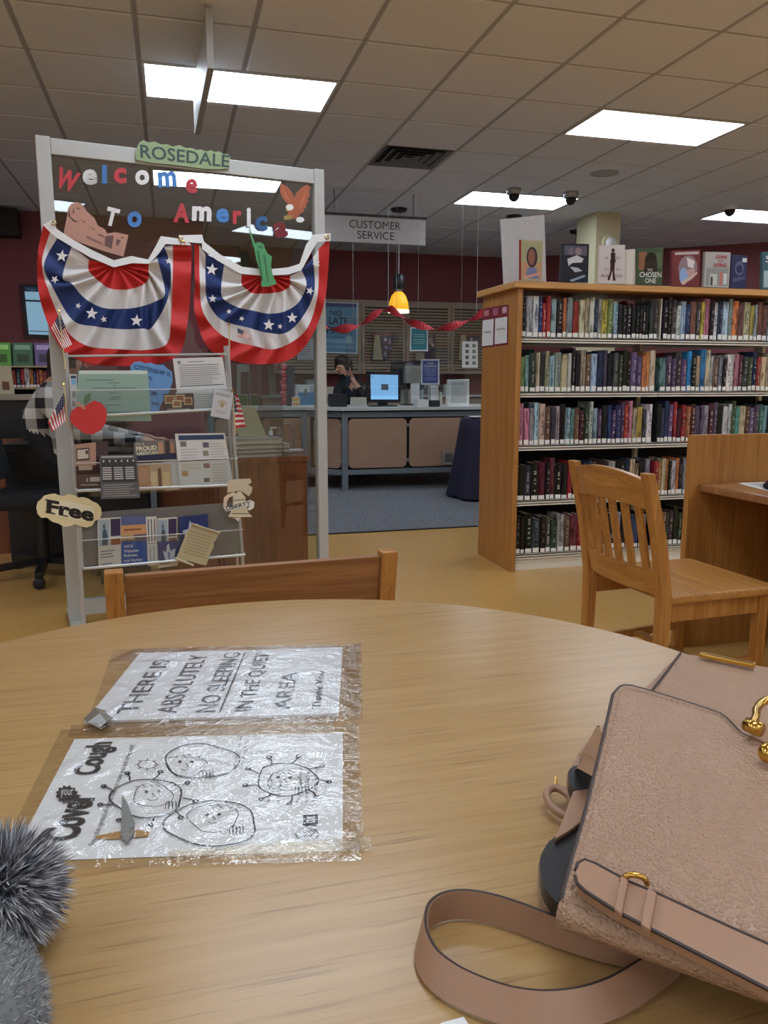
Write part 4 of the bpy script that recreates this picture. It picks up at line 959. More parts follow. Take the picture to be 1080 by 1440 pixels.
for k, (tl, tr, br, bl, lt, rt_, fl) in enumerate([((97, 526), (318, 522), (326, 574), (101, 586), (99, 549), (322, 546), 0), ((104, 625), (328, 615), (334, 680), (107, 688), (105, 650), (331, 643), 1), ((112, 722), (336, 706), (340, 777), (116, 796), (114, 757), (338, 742), 2)]):
    Q = pquad(PK, [tl, tr, br, bl], .0)
    if k == 2: MB().hexa(Q.q, -PN*.003).build('tray_back', M_tray, rk)
    else: MB().hexa(Q.q, -PN*.003).build('tray_back', M_acryl, rk)
    b0, b1 = PK.hit(*bl), PK.hit(*br); f0, f1 = b0+PN*.05, b1+PN*.05
    MB().hexa([b0, b1, f1, f0], (0, 0, -.004)).build('tray_floor', M_acryl, rk)
    F = PK.off(.05)
    q0, q1, q2, q3 = f0, f1, f1+(PK.hit(*rt_)-b1), f0+(PK.hit(*lt)-b0)
    MB().hexa([q3, q2, q1, q0], PN*.003).build('front_lip', M_acryl, rk)
    MB().tube([f0+PN*.004, f1+PN*.004], .006, 6).build('tray_rail', M_lip, rk)
    MB().tube([q3+PN*.002, q2+PN*.002], .002, 5).build('lip_edge', M_lip, rk)
    for e0, e1 in ((b0, f0), (b1, f1)): MB().bar(e0, e1, .008, .012).build('tray_end', M_chrome, rk)
    for s_, e in ((tl, bl), (tr, br)): MB().bar(PK.hit(*s_)+PN*.004, PK.hit(*e)+PN*.004, .010, .006, PN).build('tray_bracket', M_chrome, rk)
def leaf(name, label, cat, pts, off, col, **k): return sheet(name, label, cat, pquad(PK, pts, off), col, k.pop('th', .0015), group=k.pop('group', 'leaflets in the literature rack'), **k)
INK = (112, 116, 122)
leaf('application_booklet', 'pale green booklet in the top pocket behind the red apple', 'booklet', [(110, 521), (208, 521), (213, 592), (105, 592)], .02, (150, 178, 166), th=.006,
     rects=[(.02, 0, .98, .07, (206, 220, 214))]+[(u0, v0, u1, v0+.012, (80, 96, 92)) for u0, u1, v0 in ((.12, .5, .18), (.42, .58, .24), (.49, .53, .29), (.2, .82, .34), (.44, .56, .43), (.46, .6, .52), (.42, .58, .56), (.38, .6, .68), (.2, .86, .82))])
t = cut('cloud_sign', 'blue cloud-shaped sign lettered CITIZENSHIP IS in the top pocket', 'sign', [(183, 515), (189, 509), (197, 508), (204, 511), (212, 510), (220, 513), (230, 513), (236, 519), (242, 523), (243, 535), (240, 545), (236, 556), (228, 566), (222, 580), (206, 582), (195, 580), (190, 560), (188, 540)], PK, .012, .002, (104, 152, 208))
Q = pquad(PK, [(187, 510), (241, 522), (238, 582), (186, 570)], .012); mb = MB()
for s_, u0, v0, u1, v1 in (('CITIZENSHIP IS', .03, .03, .98, .13), ('LIBERTY', .1, .24, .52, .33), ('&', .35, .4, .45, .48), ('HOME', .36, .55, .66, .65), ('WE', .5, .8, .72, .89)): put_text(mb, Q, s_, u0, v0, u1, v1, (32, 52, 96), .001, bold=.01)
mb.build('lettering', VC, t, recalc=False)
leaf('printed_form', 'white printed form standing at the right of the top pocket', 'paper', [(243, 504), (313, 502), (320, 549), (249, 553)], .016, (214, 214, 214), rects=[(.08, .08, .14, .16, (120, 126, 134)), (.3, .1, .6, .12, INK), (.12, .2, .9, .215, (70, 80, 90)), (.1, .5, .92, .515, INK), (.08, .8, .94, .82, (70, 80, 90))]+lines(.1, .25, .9, .78, 9, (150, 152, 156)))
leaf('printed_form', 'lower white form behind the passport-shaped cutout', 'paper', [(247, 552), (322, 549), (326, 576), (252, 580)], .024, (208, 208, 208), rects=lines(.1, .1, .85, .95, 8, (150, 152, 156)))
leaf('photo_postcard', 'brown postcard with a strip of small photos in the top pocket', 'postcard', [(230, 554), (272, 553), (273, 578), (231, 579)], .032, (70, 54, 46), rects=[(.03, .08, .35, .55, (214, 190, 150)), (.06, .14, .32, .48, (156, 96, 66)), (.38, .06, .7, .45, (210, 186, 146)), (.42, .12, .66, .4, (150, 90, 60)), (.28, .36, .58, .78, (220, 198, 160)), (.32, .44, .54, .7, (166, 104, 72)), (.66, .22, .95, .64, (210, 186, 146)), (.7, .28, .92, .58, (150, 86, 58)), (.1, .85, .85, .9, (190, 180, 170))])
leaf('small_card', 'narrow card with round emblems at the left of the top pocket', 'card', [(97, 526), (108, 526), (108, 575), (100, 576)], .018, (196, 198, 200), rects=[(.2, .05, .9, .12, (40, 60, 90)), (.25, .14, .85, .3, (120, 180, 220))], polys=[(oval(.55, .58, .28, .1), (140, 144, 150)), (oval(.5, .85, .28, .09), (130, 134, 142))])
t = cut('passport_cutout', 'pale passport-shaped cutout with a gold crest on the rack', 'decoration', [(302, 547), (328, 553), (323, 590), (296, 585)], PK, .075, .003, (196, 198, 202))
Q = pquad(PK, [(302, 547), (328, 553), (323, 590), (296, 585)], .075); mb = MB(); put_text(mb, Q, 'PASSPORT', .1, .1, .92, .2, (92, 98, 108), .001)
for a in range(7): put_poly(mb, Q, [(.5, .5), (.5+.26*math.cos(R(a*30-180-5)), .46+.14*math.sin(R(a*30-180-5))), (.5+.26*math.cos(R(a*30-180+9)), .46+.14*math.sin(R(a*30-180+9)))], (186, 164, 126))
put_poly(mb, Q, oval(.5, .52, .09, .09), (176, 152, 112)); put_rects(mb, Q, [(.22, .74, .78, .76, (150, 150, 156)), (.3, .8, .7, .82, (150, 150, 156))]); mb.build('crest_print', VC, t, recalc=False)
# apple
t = thing('apple_cutout', 'red paper apple with a green leaf on the left rack upright', 'decoration', PK.hit(125, 610, .075), 0)
cut('apple_shape', None, None, [(98, 587), (101, 578), (108, 572), (117, 572.5), (124, 568), (133, 563), (143, 567), (149, 575), (150.5, 584), (149, 594), (142, 605), (130, 611), (120, 610), (108, 602), (100, 595)], PK, .075, .004, (204, 54, 56), parent=t)
cut('leaf_shape', None, None, [(117.5, 567), (119, 557), (127.5, 552.5), (127, 561), (121, 570)], PK, .077, .003, (92, 116, 92), parent=t)
cut('stem_shape', None, None, [(104, 567), (110, 565.5), (116, 569), (121, 575), (118, 576), (113, 571)], PK, .077, .003, (206, 150, 120), parent=t)
# middle tier
leaf('identity_leaflet', 'maroon leaflet with an identity card picture in the middle pocket', 'leaflet', [(106, 625), (152, 620), (152, 686), (108, 686)], .018, (66, 40, 46), rects=[(.0, 0, .62, .5, (190, 150, 134)), (.62, 0, 1, .3, (80, 64, 66)), (.02, .1, .42, .38, (70, 60, 58)), (.05, .13, .39, .34, (216, 206, 192)), (.3, .16, .38, .24, (90, 70, 66)), (.08, .5, .5, .6, (206, 186, 170)), (.3, .78, .36, .86, (180, 170, 170)), (.42, .76, .95, .86, (196, 190, 188)), (.12, .92, .7, .95, (170, 160, 160))])
leaf('flag_flyer', 'grey flyer with a picture of striped flags hanging over the middle pocket', 'flyer', [(140, 640), (192, 639), (197, 700), (142, 702)], .060, (96, 96, 98), rects=[(.05, .03, .9, .06, (190, 190, 190)), (.04, .1, .96, .62, (58, 58, 62))]+[(.06+.3*k, .28+.05*i, .3+.3*k, .305+.05*i, (206, 206, 206)) for k in range(3) for i in range(6)]+[(.08+.16*k, .12, .12+.16*k, .16, (214, 214, 214)) for k in range(6)]+lines(.06, .66, .95, .96, 6, (160, 160, 160)))
leaf('proud_leaflet', 'navy leaflet lettered PROUD AMERICAN in the middle pocket', 'leaflet', [(188, 622), (246, 617), (248, 645), (189, 649)], .018, (40, 46, 76), rects=[(0, 0, 1, .7, (126, 118, 116)), (.58, .1, .7, .7, (196, 150, 120)), (.74, .05, .86, .7, (70, 60, 62)), (.88, .15, .97, .7, (170, 128, 104))],
     texts=[("I'M A", .05, .04, .25, .2, (226, 220, 190)), ('PROUD', .05, .24, .54, .48, (236, 232, 200), dict(bold=.03)), ('AMERICAN', .04, .52, .56, .7, (226, 222, 196), dict(bold=.02))])
leaf('photo_leaflet', 'leaflet with warm close-up photos in the middle pocket', 'leaflet', [(190, 652), (240, 650), (242, 688), (192, 691)], .022, (206, 172, 140), rects=[(0, .0, 1, .06, (206, 206, 206)), (.05, .1, .4, .95, (202, 146, 112)), (.42, .3, .6, .95, (226, 190, 150)), (.62, .2, .72, .9, (120, 80, 60)), (.75, .35, .95, .95, (224, 196, 150))], polys=[(oval(.2, .45, .16, .3), (214, 160, 126)), (oval(.5, .55, .1, .2), (236, 206, 170))])
leaf('white_folder', 'plain white folder edge between two middle-pocket leaflets', 'folder', [(228, 650), (252, 648), (254, 688), (232, 690)], .014, (214, 214, 214))
t = leaf('open_newsletter', 'white newsletter with blue header and small portraits, middle pocket right', 'newsletter', [(246, 610), (316, 609), (328, 680), (254, 686)], .028, (222, 222, 220), th=.005, rects=[(.06, .03, .97, .12, (52, 74, 112)), (.08, .14, .2, .24, (130, 120, 118)), (.52, .17, .64, .27, (96, 98, 116)), (.5, .33, .61, .43, (150, 148, 132)), (.02, .5, .98, .515, (60, 60, 60)), (.48, .57, .6, .66, (150, 110, 110)), (.05, .69, .17, .79, (190, 150, 100)), (.45, .85, .56, .93, (120, 110, 120))]+lines(.08, .27, .46, .48, 4, (190, 190, 192))+lines(.65, .18, .97, .48, 6, (190, 190, 192))+lines(.06, .56, .44, .68, 3, (200, 188, 170))+lines(.62, .58, .97, .95, 7, (200, 192, 184)))
# lower tier
def statue_card(x, w_, lb, off):
    return leaf('welcome_leaflet', lb, 'leaflet', [(x, 729), (x+w_, 727), (x+w_+1, 795), (x+1.5, 799)], off, (214, 208, 200), rects=[(.05, .04, .5, .56, (160, 178, 190)), (.55, .03, .97, .38, (56, 48, 84)), (.55, .42, .97, .56, (150, 92, 66)), (.1, .66, .7, .68, INK), (.1, .72, .6, .74, INK), (.1, .78, .66, .8, INK), (.1, .92, .6, .94, INK)], polys=[([(.18, .55), (.2, .28), (.26, .2), (.36, .24), (.42, .36), (.4, .55)], (70, 92, 104)), (oval(.27, .17, .05, .05), (76, 98, 108))])
statue_card(137, 33, 'white leaflet with a grey statue photo at the left of the lower pocket', .02)
leaf('refugee_leaflet', 'blue leaflet lettered USCIS Welcomes Refugees and Asylees', 'leaflet', [(170, 727), (205, 725), (208, 795), (171, 798)], .022, (38, 88, 164), rects=[(0, 0, 1, .17, (92, 104, 150)), (0, .17, 1, .36, (210, 156, 108)), (0, .36, 1, .5, (110, 100, 106)), (0, .36, .5, .46, (186, 160, 120)), (.12, .24, .8, .28, (150, 96, 62))],
     texts=[('USCIS', .1, .56, .45, .61, (230, 232, 238), dict(bold=.02)), ('Welcomes', .1, .65, .66, .71, (230, 232, 238), dict(bold=.02)), ('Refugees', .1, .74, .62, .81, (230, 232, 238), dict(bold=.02)), ('and Asylees', .1, .84, .8, .91, (230, 232, 238), dict(bold=.02))])
leaf('striped_card', 'white card with three dark vertical bars in the lower pocket', 'leaflet', [(205, 727), (220, 726), (222, 794), (208, 796)], .026, (216, 214, 210), rects=[(.15, .05, .24, .5, (52, 56, 66)), (.45, .05, .54, .5, (52, 56, 66)), (.75, .05, .84, .5, (52, 56, 66)), (0, .54, 1, .55, (90, 90, 90)), (.2, .62, .4, .9, (180, 180, 180)), (.55, .6, .75, .92, (180, 180, 180))])
statue_card(221, 28, 'white leaflet with a statue photo in the middle of the lower pocket', .018)
leaf('star_leaflet', 'navy leaflet with a white starburst figure, lower pocket right', 'leaflet', [(222, 762), (252, 760), (254, 790), (224, 793)], .03, (48, 62, 122), polys=[([(.2, .4), (.34, .5), (.4, .2), (.5, .1), (.56, .45), (.8, .35), (.7, .9), (.3, .9)], (200, 206, 222)), ([(.42, .5), (.52, .5), (.5, .85), (.44, .85)], (120, 134, 176))])
leaf('star_leaflet', 'navy leaflet with white starburst behind the parchment scroll', 'leaflet', [(252, 727), (292, 723), (295, 787), (254, 791)], .014, (48, 60, 116), polys=[([(.1, .3), (.3, .28), (.36, .1), (.5, .24), (.62, .18), (.74, .3), (.66, .46), (.2, .5)], (206, 210, 222))])
t = thing('parchment_scroll', 'beige paper scroll with torn edges leaning in the lower pocket', 'decoration', PK.hit(270, 795, .07), 0)
cut('scroll_sheet', None, None, [(270, 738), (308, 751), (305, 757), (300, 764), (301, 768), (296, 778), (290, 795), (280, 793), (262, 788), (247, 786), (252, 776), (253, 772), (257, 762), (262, 750)], PK, .072, .003, (188, 176, 142), parent=t)
MB().tube([PK.hit(270, 737, .076), PK.hit(309, 750, .076)], .006, 8, (176, 160, 126)).build('rolled_top', VC, t); MB().tube([PK.hit(246, 785, .076), PK.hit(272, 795, .076)], .005, 8, (196, 186, 152)).build('rolled_foot', VC, t)
ink(t, PK, .072, [([(266+2*-k*.6, 746+k*4.2), (300-k*1.6, 756+k*4.0), (300-k*1.6, 757+k*4.0), (266-k*1.2, 747+k*4.2)], (150, 138, 108)) for k in range(8)], 'drawn_lines')
# free sign
t = cut('free_sign', 'cream cloud-shaped sign lettered Free on the left post', 'sign', [(51, 714), (53, 706), (58, 702), (62, 697), (70, 695), (77, 694), (84, 697), (90, 698), (96, 695), (104, 696), (110, 700), (116, 699), (124, 701), (130, 705), (137, 708), (142, 714), (143, 723), (140, 730), (134, 732), (130, 739), (122, 742), (113, 740), (106, 737), (98, 740), (90, 741), (82, 736), (74, 734), (66, 728), (58, 728), (53, 723)], PF, .245, .003, (232, 218, 172))
ink(t, PF, .245, [([(66, 703), (90, 704), (130, 712), (134, 726), (118, 733), (84, 727), (66, 720)], (240, 232, 204))], 'pale_centre')
Q = pquad(PF, [(66, 702), (134, 714), (131, 734), (65, 721)], .245); mb = MB(); put_text(mb, Q, 'Free', 0, 0, 1, 1, (28, 24, 26), .0016, bold=.045)
put_rects(mb, Q, [(-.02, .9, .19, 1.0, (28, 24, 26)), (-.03, .0, .04, .1, (28, 24, 26)), (.29, .91, .46, 1.0, (28, 24, 26))], .0016); mb.build('lettering', VC, t, recalc=False)
# bell cutout
t = thing('bell_cutout', 'tan paper bell with a LIBERTY ribbon on the right rack upright', 'decoration', PK.hit(336, 728, .06))
cut('yoke', None, None, [(320, 676), (330, 674), (352, 673), (354, 678), (349, 682), (355, 685), (354, 692), (350, 698), (343, 693), (336, 690), (320, 693)], PK, .06, .003, (206, 192, 166), parent=t)
b_ = cut('bell_body', None, None, [(332, 694), (338, 691), (345, 699), (346, 708), (349, 720), (355, 727), (321, 727), (325, 719), (328, 706), (328, 699)], PK, .066, .003, (222, 208, 180), parent=t)
cut('clapper', None, None, [(327, 728), (338, 728), (335, 734), (332, 730)], PK, .06, .003, (230, 222, 206), parent=t)
cut('ribbon_tail', None, None, [(314, 712), (315, 700), (321, 695), (330, 692), (332, 695), (322, 700), (319, 706), (319, 712)], PK, .062, .003, (226, 200, 176), parent=t)
rb = cut('ribbon', None, None, [(314, 713), (324, 713), (340, 708), (352, 703), (358, 706), (357, 714), (351, 718), (348, 716), (352, 711), (330, 717), (318, 719)], PK, .071, .003, (228, 226, 220), parent=t)
Q = pquad(PK, [(317, 712), (353, 704), (353, 710), (318, 718.5)], .071); mb = MB(); put_text(mb, Q, 'LIBERTY', .02, .05, .98, .92, (46, 52, 66), .001, bold=.015); mb.build('lettering', VC, rb, recalc=False)
ink(t, PK, .066, [([(326, 722), (351, 722), (351, 723), (326, 723)], (90, 80, 66)), ([(329, 703), (345, 702), (345, 703), (329, 704)], (90, 80, 66))], 'drawn_lines')
# ------------------------------------------------------------------ small flags
def flag(label, pole, cantR, quad, pl, off):
    """quad: top-left (canton corner), top-right, bottom-right, bottom-left in the photograph"""
    t = thing('small_flag', label, 'flag', pl.hit(*pole[1], off), 0, 'small stick flags')
    MB().tube([pl.hit(*pole[0], off), pl.hit(*pole[1], off)], .003, 6, (206, 190, 140)).build('stick', VC, t)
    MB().lathe(pl.hit(*pole[0], off), [(.001, -.006), (.006, 0), (.001, .008)], 8).build('gold_tip', M_gold, t)
    N, Mx = 13, 16; mb = MB(); Qx = [pl.hit(*q, off) for q in quad]; Q_ = Quad(*Qx)
    for i in range(N):
        for j in range(Mx):
            def P_(u, v_): return Q_.at(u, v_, .012*math.sin(u*7+v_*1.5)*u)
            can = i < 7 and j < 7; c = (46, 50, 84) if can else ((186, 52, 58) if i % 2 == 0 else (226, 222, 220))
            mb.add([P_(j/Mx, i/N), P_(j/Mx, (i+1)/N), P_((j+1)/Mx, (i+1)/N), P_((j+1)/Mx, i/N)], [(0, 1, 2, 3)], c)
    cl = mb.build('cloth', FAB, t, recalc=False)
    mb = MB()
    for i in range(4):
        for j in range(4): put_rects(mb, Q_, [(.05+j*.1, .05+i*.125, .075+j*.1, .09+i*.125, (222, 222, 226))], .004)
    mb.build('stars', FAB, cl, recalc=False)
# canton at the stick, stripes running away from it
flag('small flag clipped above the left rack upright, over the bunting', ((83, 438), (92, 520)), None, [(84, 440), (102, 484), (88, 492), (71, 462)], PF, .245)
flag('small flag hanging left of the rack behind the red apple', ((90, 541), (95, 600)), None, [(90, 552), (94, 590), (74, 607), (67, 594)], PF, .245)
flag('small flag on the right rack upright beside the leaning book', ((327, 550), (331, 610)), None, [(327, 553), (334, 556), (345, 600), (331, 602)], PF, .285)
flag('small flag tip showing in front of the right bunting fan', ((322, 456), (323, 520)), None, [(334, 461), (352, 470), (351, 477), (334, 474)], PF, .13)

# ================================================================== STAFF DESK BEHIND THE PARTITION
dq = atz(434, 641, .70); DZ = .70
def dk(s_, o_, z): return V((dq.x, dq.y, 0))+PD*s_-PN*o_+V((0, 0, z))     # s along the front, o to the rear
def dbox(mb, s0, s1, o0, o1, z0, z1, col=None): return mb.hexa([dk(s0, o0, z0), dk(s1, o0, z0), dk(s1, o1, z0), dk(s0, o1, z0)], (0, 0, z1-z0), col)
ds = thing('staff_desk', 'reddish wooden staff desk behind the glass partition', 'desk', dk(-.36, .3, 0))
dbox(MB(), -.76, 0, 0, .62, DZ-.03, DZ).build('desktop', M_desk, ds, bevel=.003)
dbox(MB(), -.74, -.008, .012, .035, 0, DZ-.031).build('front_panel', M_desk, ds)
dbox(MB(), -.035, -.008, .036, .60, 0, DZ-.031).build('side_panel', M_desk, ds); dbox(MB(), -.74, -.713, .036, .60, 0, DZ-.031).build('side_panel', M_desk, ds)
bd = thing('black_desk', 'dark work desk where the plaid-shirted person leans', 'desk', (-.22, 4.75, 0))
MB().box((-.42, 4.42, .70), (-.15, 5.1, .735)).build('desktop', M_black, bd); MB().box((-.42, 4.44, 0), (-.15, 4.46, .699)).build('front_panel', M_black, bd); MB().box((-.98, 5.06, .0), (-.15, 5.08, .699)).build('rear_panel', M_black, bd); MB().box((-.98, 5.085, .70), (-.15, 5.38, .735)).build('side_desktop', M_black, bd)
# things on the staff desk
for k, (s_, w_, dz) in enumerate([(-.40, .32, 0), (-.39, .30, .022), (-.40, .31, .044), (-.42, .29, .07)]):
    h_ = (.02, .02, .024, .03)[k]; t = thing('stacked_binder', ['bottom', 'second', 'third', 'topmost'][k]+' pale binder of the stack on the staff desk', 'binder', dk(s_+.1, .15, DZ+dz), 0, 'binders stacked on the staff desk')
    mb = MB(); dbox(mb, s_, s_+w_, .04, .28, DZ+dz+.001, DZ+dz+.004, (176, 170, 164)); dbox(mb, s_, s_+w_, .04, .28, DZ+dz+h_-.003, DZ+dz+h_, (166, 160, 156)); mb.build('cover', VC, t)
    dbox(MB(), s_+.005, s_+w_-.006, .046, .274, DZ+dz+.004, DZ+dz+h_-.003).build('pages', M_page, t)
o = MB().prism([dk(-.33, .22, DZ+.10), dk(-.19, .16, DZ+.10), dk(-.26, .14, DZ+.27), dk(-.40, .20, DZ+.27)], -PN*.012, (206, 200, 160)).build('leaning_book', VC); tag(o, 'white and yellow book leaning beside the right rack flag', 'book')
t = thing('desk_shield', 'clear acrylic shield standing on the staff desk', 'screen', dk(-.12, .1, DZ))
dbox(MB(), -.14, -.135, .02, .5, DZ+.001, DZ+.62).build('sheet', M_acryl, t); dbox(MB(), -.5, -.14, .40, .405, DZ+.001, DZ+.62).build('sheet', M_acryl, t); dbox(MB(), -.17, -.10, .02, .09, DZ+.001, DZ+.008).build('foot', M_acryl, t)
c = dk(-.165, .16, DZ+.001); t = thing('pump_bottle', 'small clear bottle with white cap on the staff desk', 'bottle', c)
MB().lathe(c, [(.022, 0), (.024, .01), (.024, .09), (.01, .11)], 14).build('body', glassmat('bottle_plastic', (.8, .82, .84), .1), t, smooth=True); MB().lathe(c, [(.012, .108), (.012, .13), (.004, .135), (.004, .155)], 10).build('cap', M_white, t); MB().bar(c+V((0, 0, .15)), c+V((.03, -.01, .15)), .008, .008).build('spout', M_white, t)
pts = [dk(-.10, .2, DZ+.001), dk(-.10, .2, DZ+.13)]+[dk(-.10+.04*(1-math.cos(a)), .2, DZ+.13+.04*math.sin(a)) for a in [math.pi*k/8 for k in range(1, 9)]]+[dk(-.02, .2, DZ+.001)]
t = thing('wire_bookend', 'arched wire bookend on the right end of the staff desk', 'bookend', dk(-.06, .2, DZ)); MB().tube(pts, .004, 6).build('arch', M_grey, t); dbox(MB(), -.12, 0, .12, .3, DZ+.0005, DZ+.003).build('base_plate', M_grey, t)
for k in range(3):
    o = dbox(MB(), -.13, -.015, .03, .11, DZ+.001+k*.011, DZ+.011+k*.011, [(150, 140, 132), (120, 108, 100), (196, 192, 184)][k]).build('paper_tray', VC); tag(o, ['bottom', 'middle', 'topmost'][k]+' flat file at the front right of the staff desk', 'file', 'flat files on the staff desk')
# office chair
oc = thing('office_chair', 'black swivel office chair behind the left partition post', 'chair', (-.74, 4.72, 0))
for k in range(5):
    a = R(200+72*k); e = V((-.74+.30*math.cos(a), 4.72+.30*math.sin(a), .075)); MB().bar((-.74, 4.72, .10), e, .04, .035).build('base_arm', M_black, oc)
    w_ = V((e.x, e.y, .032)); MB().lathe(w_, [(.012, -.022), (.031, -.018), (.031, .018), (.012, .022)], 14, axis='Y').build('caster', M_black, oc)
MB().lathe((-.74, 4.72, 0), [(.035, .09), (.03, .1), (.03, .41), (.10, .42)], 14).build('gas_column', M_black, oc)
MB().box((-.98, 4.48, .42), (-.5, 4.96, .50)).build('seat', M_blackcloth, oc, bevel=.03)
mb = MB(); rows = []
for k in range(9):
    t_ = k/8*2-1; rows.append([V((-1.0+.05*t_*t_, 4.72+.24*t_, .55)), V((-1.04+.05*t_*t_, 4.72+.23*t_, .75)), V((-1.06+.05*t_*t_, 4.72+.19*t_, .98))])
mb.grid(rows); rows2 = [[p+V((-.05, 0, 0)) for p in r_] for r_ in rows]; mb.grid(rows2); o = mb.build('backrest', M_blackcloth, oc, recalc=False)
so = o.modifiers.new('s', 'SOLIDIFY'); so.thickness = .04
MB().bar((-.98, 4.72, .44), (-1.05, 4.72, .62), .06, .02, (0, 1, 0)).build('back_bracket', M_black, oc)

# ================================================================== PEOPLE
def skin_body(joints, bones, name, mats, pick, parent, lev=2):
    names = list(joints); idx = {n_: i for i, n_ in enumerate(names)}
    me = bpy.data.meshes.new('t'); me.from_pydata([V(joints[n_][0]) for n_ in names], [(idx[a], idx[b_]) for a, b_ in bones], [])
    ob = bpy.data.objects.new('t', me); COL.objects.link(ob)
    sk = ob.modifiers.new('Skin', 'SKIN'); sk.use_smooth_shade = True
    for i, n_ in enumerate(names): 
        r_ = joints[n_][1]; me.skin_vertices[0].data[i].radius = r_ if isinstance(r_, tuple) else (r_, r_)
        me.skin_vertices[0].data[i].use_root = (i == 0)
    sb = ob.modifiers.new('Sub', 'SUBSURF'); sb.levels = lev; sb.render_levels = lev
    dg = bpy.context.evaluated_depsgraph_get(); dg.update(); nm = bpy.data.meshes.new_from_object(ob.evaluated_get(dg))
    bpy.data.objects.remove(ob)
    mb = MB(); mb.v = [v_.co.copy() for v_ in nm.vertices]; mb.f = [list(p.vertices) for p in nm.polygons]; mb.c = [None]*len(mb.f); mb.m = []
    for p in nm.polygons:
        c = p.center; best = min(range(len(names)), key=lambda i: (V(joints[names[i]][0])-c).length); mb.m.append(pick(names[best], c))
    return mb.build(name, mats, parent, smooth=True)
mp, nt, b = newmat('buffalo_check'); tc = nt.nodes.new('ShaderNodeTexCoord'); sx = nt.nodes.new('ShaderNodeSeparateXYZ'); nt.links.new(tc.outputs['Object'], sx.inputs[0])
def stripe(out, k, ph=0):
    a = nt.nodes.new('ShaderNodeMath'); a.operation = 'MULTIPLY_ADD'; a.inputs[1].default_value = k; a.inputs[2].default_value = ph; nt.links.new(out, a.inputs[0])
    f_ = nt.nodes.new('ShaderNodeMath'); f_.operation = 'FRACT'; nt.links.new(a.outputs[0], f_.inputs[0])
    g_ = nt.nodes.new('ShaderNodeMath'); g_.operation = 'GREATER_THAN'; g_.inputs[1].default_value = .5; nt.links.new(f_.outputs[0], g_.inputs[0]); return g_.outputs[0]
ad = nt.nodes.new('ShaderNodeMath'); ad.operation = 'ADD'; nt.links.new(stripe(sx.outputs[0], 9), ad.inputs[0]); nt.links.new(stripe(sx.outputs[2], 9, .3), ad.inputs[1])
hf = nt.nodes.new('ShaderNodeMath'); hf.operation = 'MULTIPLY'; hf.inputs[1].default_value = .5; nt.links.new(ad.outputs[0], hf.inputs[0])
nt.links.new(mix(nt, lin((26, 27, 34)), lin((205, 203, 200)), hf.outputs[0]), b.inputs['Base Color']); b.inputs['Roughness'].default_value = .85
M_trous = mat('dark_trousers', (30, 31, 38), .9); M_knit = mat('black_sweater', (24, 24, 28), .9, bmp=.3)
def hairdo(c, r, name, parent, front, long=0.0):
    """cap of hair over the skull, open at the face side (front: unit vector)"""
    mb = MB(); rows = []; c = V(c); f_ = V(front).normalized()
    for i in range(9):
        th = (math.pi*.62)*i/8; row = []
        for k in range(20):
            a = 2*math.pi*k/20; d = V((math.sin(th)*math.cos(a), math.sin(th)*math.sin(a), math.cos(th)))
            lim = 1-.42*max(0, d.dot(f_))*max(0, math.sin(th))
            low = long*max(0, -d.z+.2)*max(0, -d.dot(f_)+.3)
            row.append(c+V((d.x*r*1.06*(lim if d.z < .35 else 1), d.y*r*1.0*(lim if d.z < .35 else 1), d.z*r*1.15-low))*1.0+V((random.uniform(-.002, .002), random.uniform(-.002, .002), 0)))
        rows.append(row)
    return mb.grid(rows, None, True).build(name, M_hair, parent, smooth=True)
def hand(wr, palm, tip_dir, side, parent, mats, up=(0, 0, 1)):
    pass
Y0 = 4.72
p1 = thing('person', 'seated person in a black and white checked shirt behind the left post', 'person', (-.70, Y0, 0))
J = {'hip': ((-.74, Y0, .64), (.14, .13)), 'waist': ((-.74, Y0, .78), (.13, .16)), 'chest': ((-.68, Y0, .95), (.14, .18)), 'neck': ((-.59, Y0, 1.10), .06), 'head': ((-.545, Y0, 1.20), (.085, .085)), 'crown': ((-.535, Y0, 1.26), (.075, .075)),
     'shr': ((-.655, Y0-.18, 1.02), .075), 'elr': ((-.46, Y0-.24, .82), .055), 'wrr': ((-.20, Y0-.14, .775), .036), 'par': ((-.12, Y0-.12, .768), (.034, .018)),
     'shl': ((-.655, Y0+.18, 1.02), .075), 'ell': ((-.46, Y0+.24, .82), .055), 'wrl': ((-.20, Y0+.16, .775), .036), 'pal': ((-.12, Y0+.15, .768), (.034, .018)),
     'knr': ((-.36, Y0-.10, .58), .07), 'anr': ((-.34, Y0-.10, .12), .05), 'ftr': ((-.24, Y0-.10, .045), .04), 'knl': ((-.36, Y0+.10, .58), .07), 'anl': ((-.34, Y0+.10, .12), .05), 'ftl': ((-.24, Y0+.10, .045), .04)}
BN = [('hip', 'waist'), ('waist', 'chest'), ('chest', 'neck'), ('neck', 'head'), ('head', 'crown'), ('chest', 'shr'), ('shr', 'elr'), ('elr', 'wrr'), ('wrr', 'par'), ('chest', 'shl'), ('shl', 'ell'), ('ell', 'wrl'), ('wrl', 'pal'), ('hip', 'knr'), ('knr', 'anr'), ('anr', 'ftr'), ('hip', 'knl'), ('knl', 'anl'), ('anl', 'ftl')]
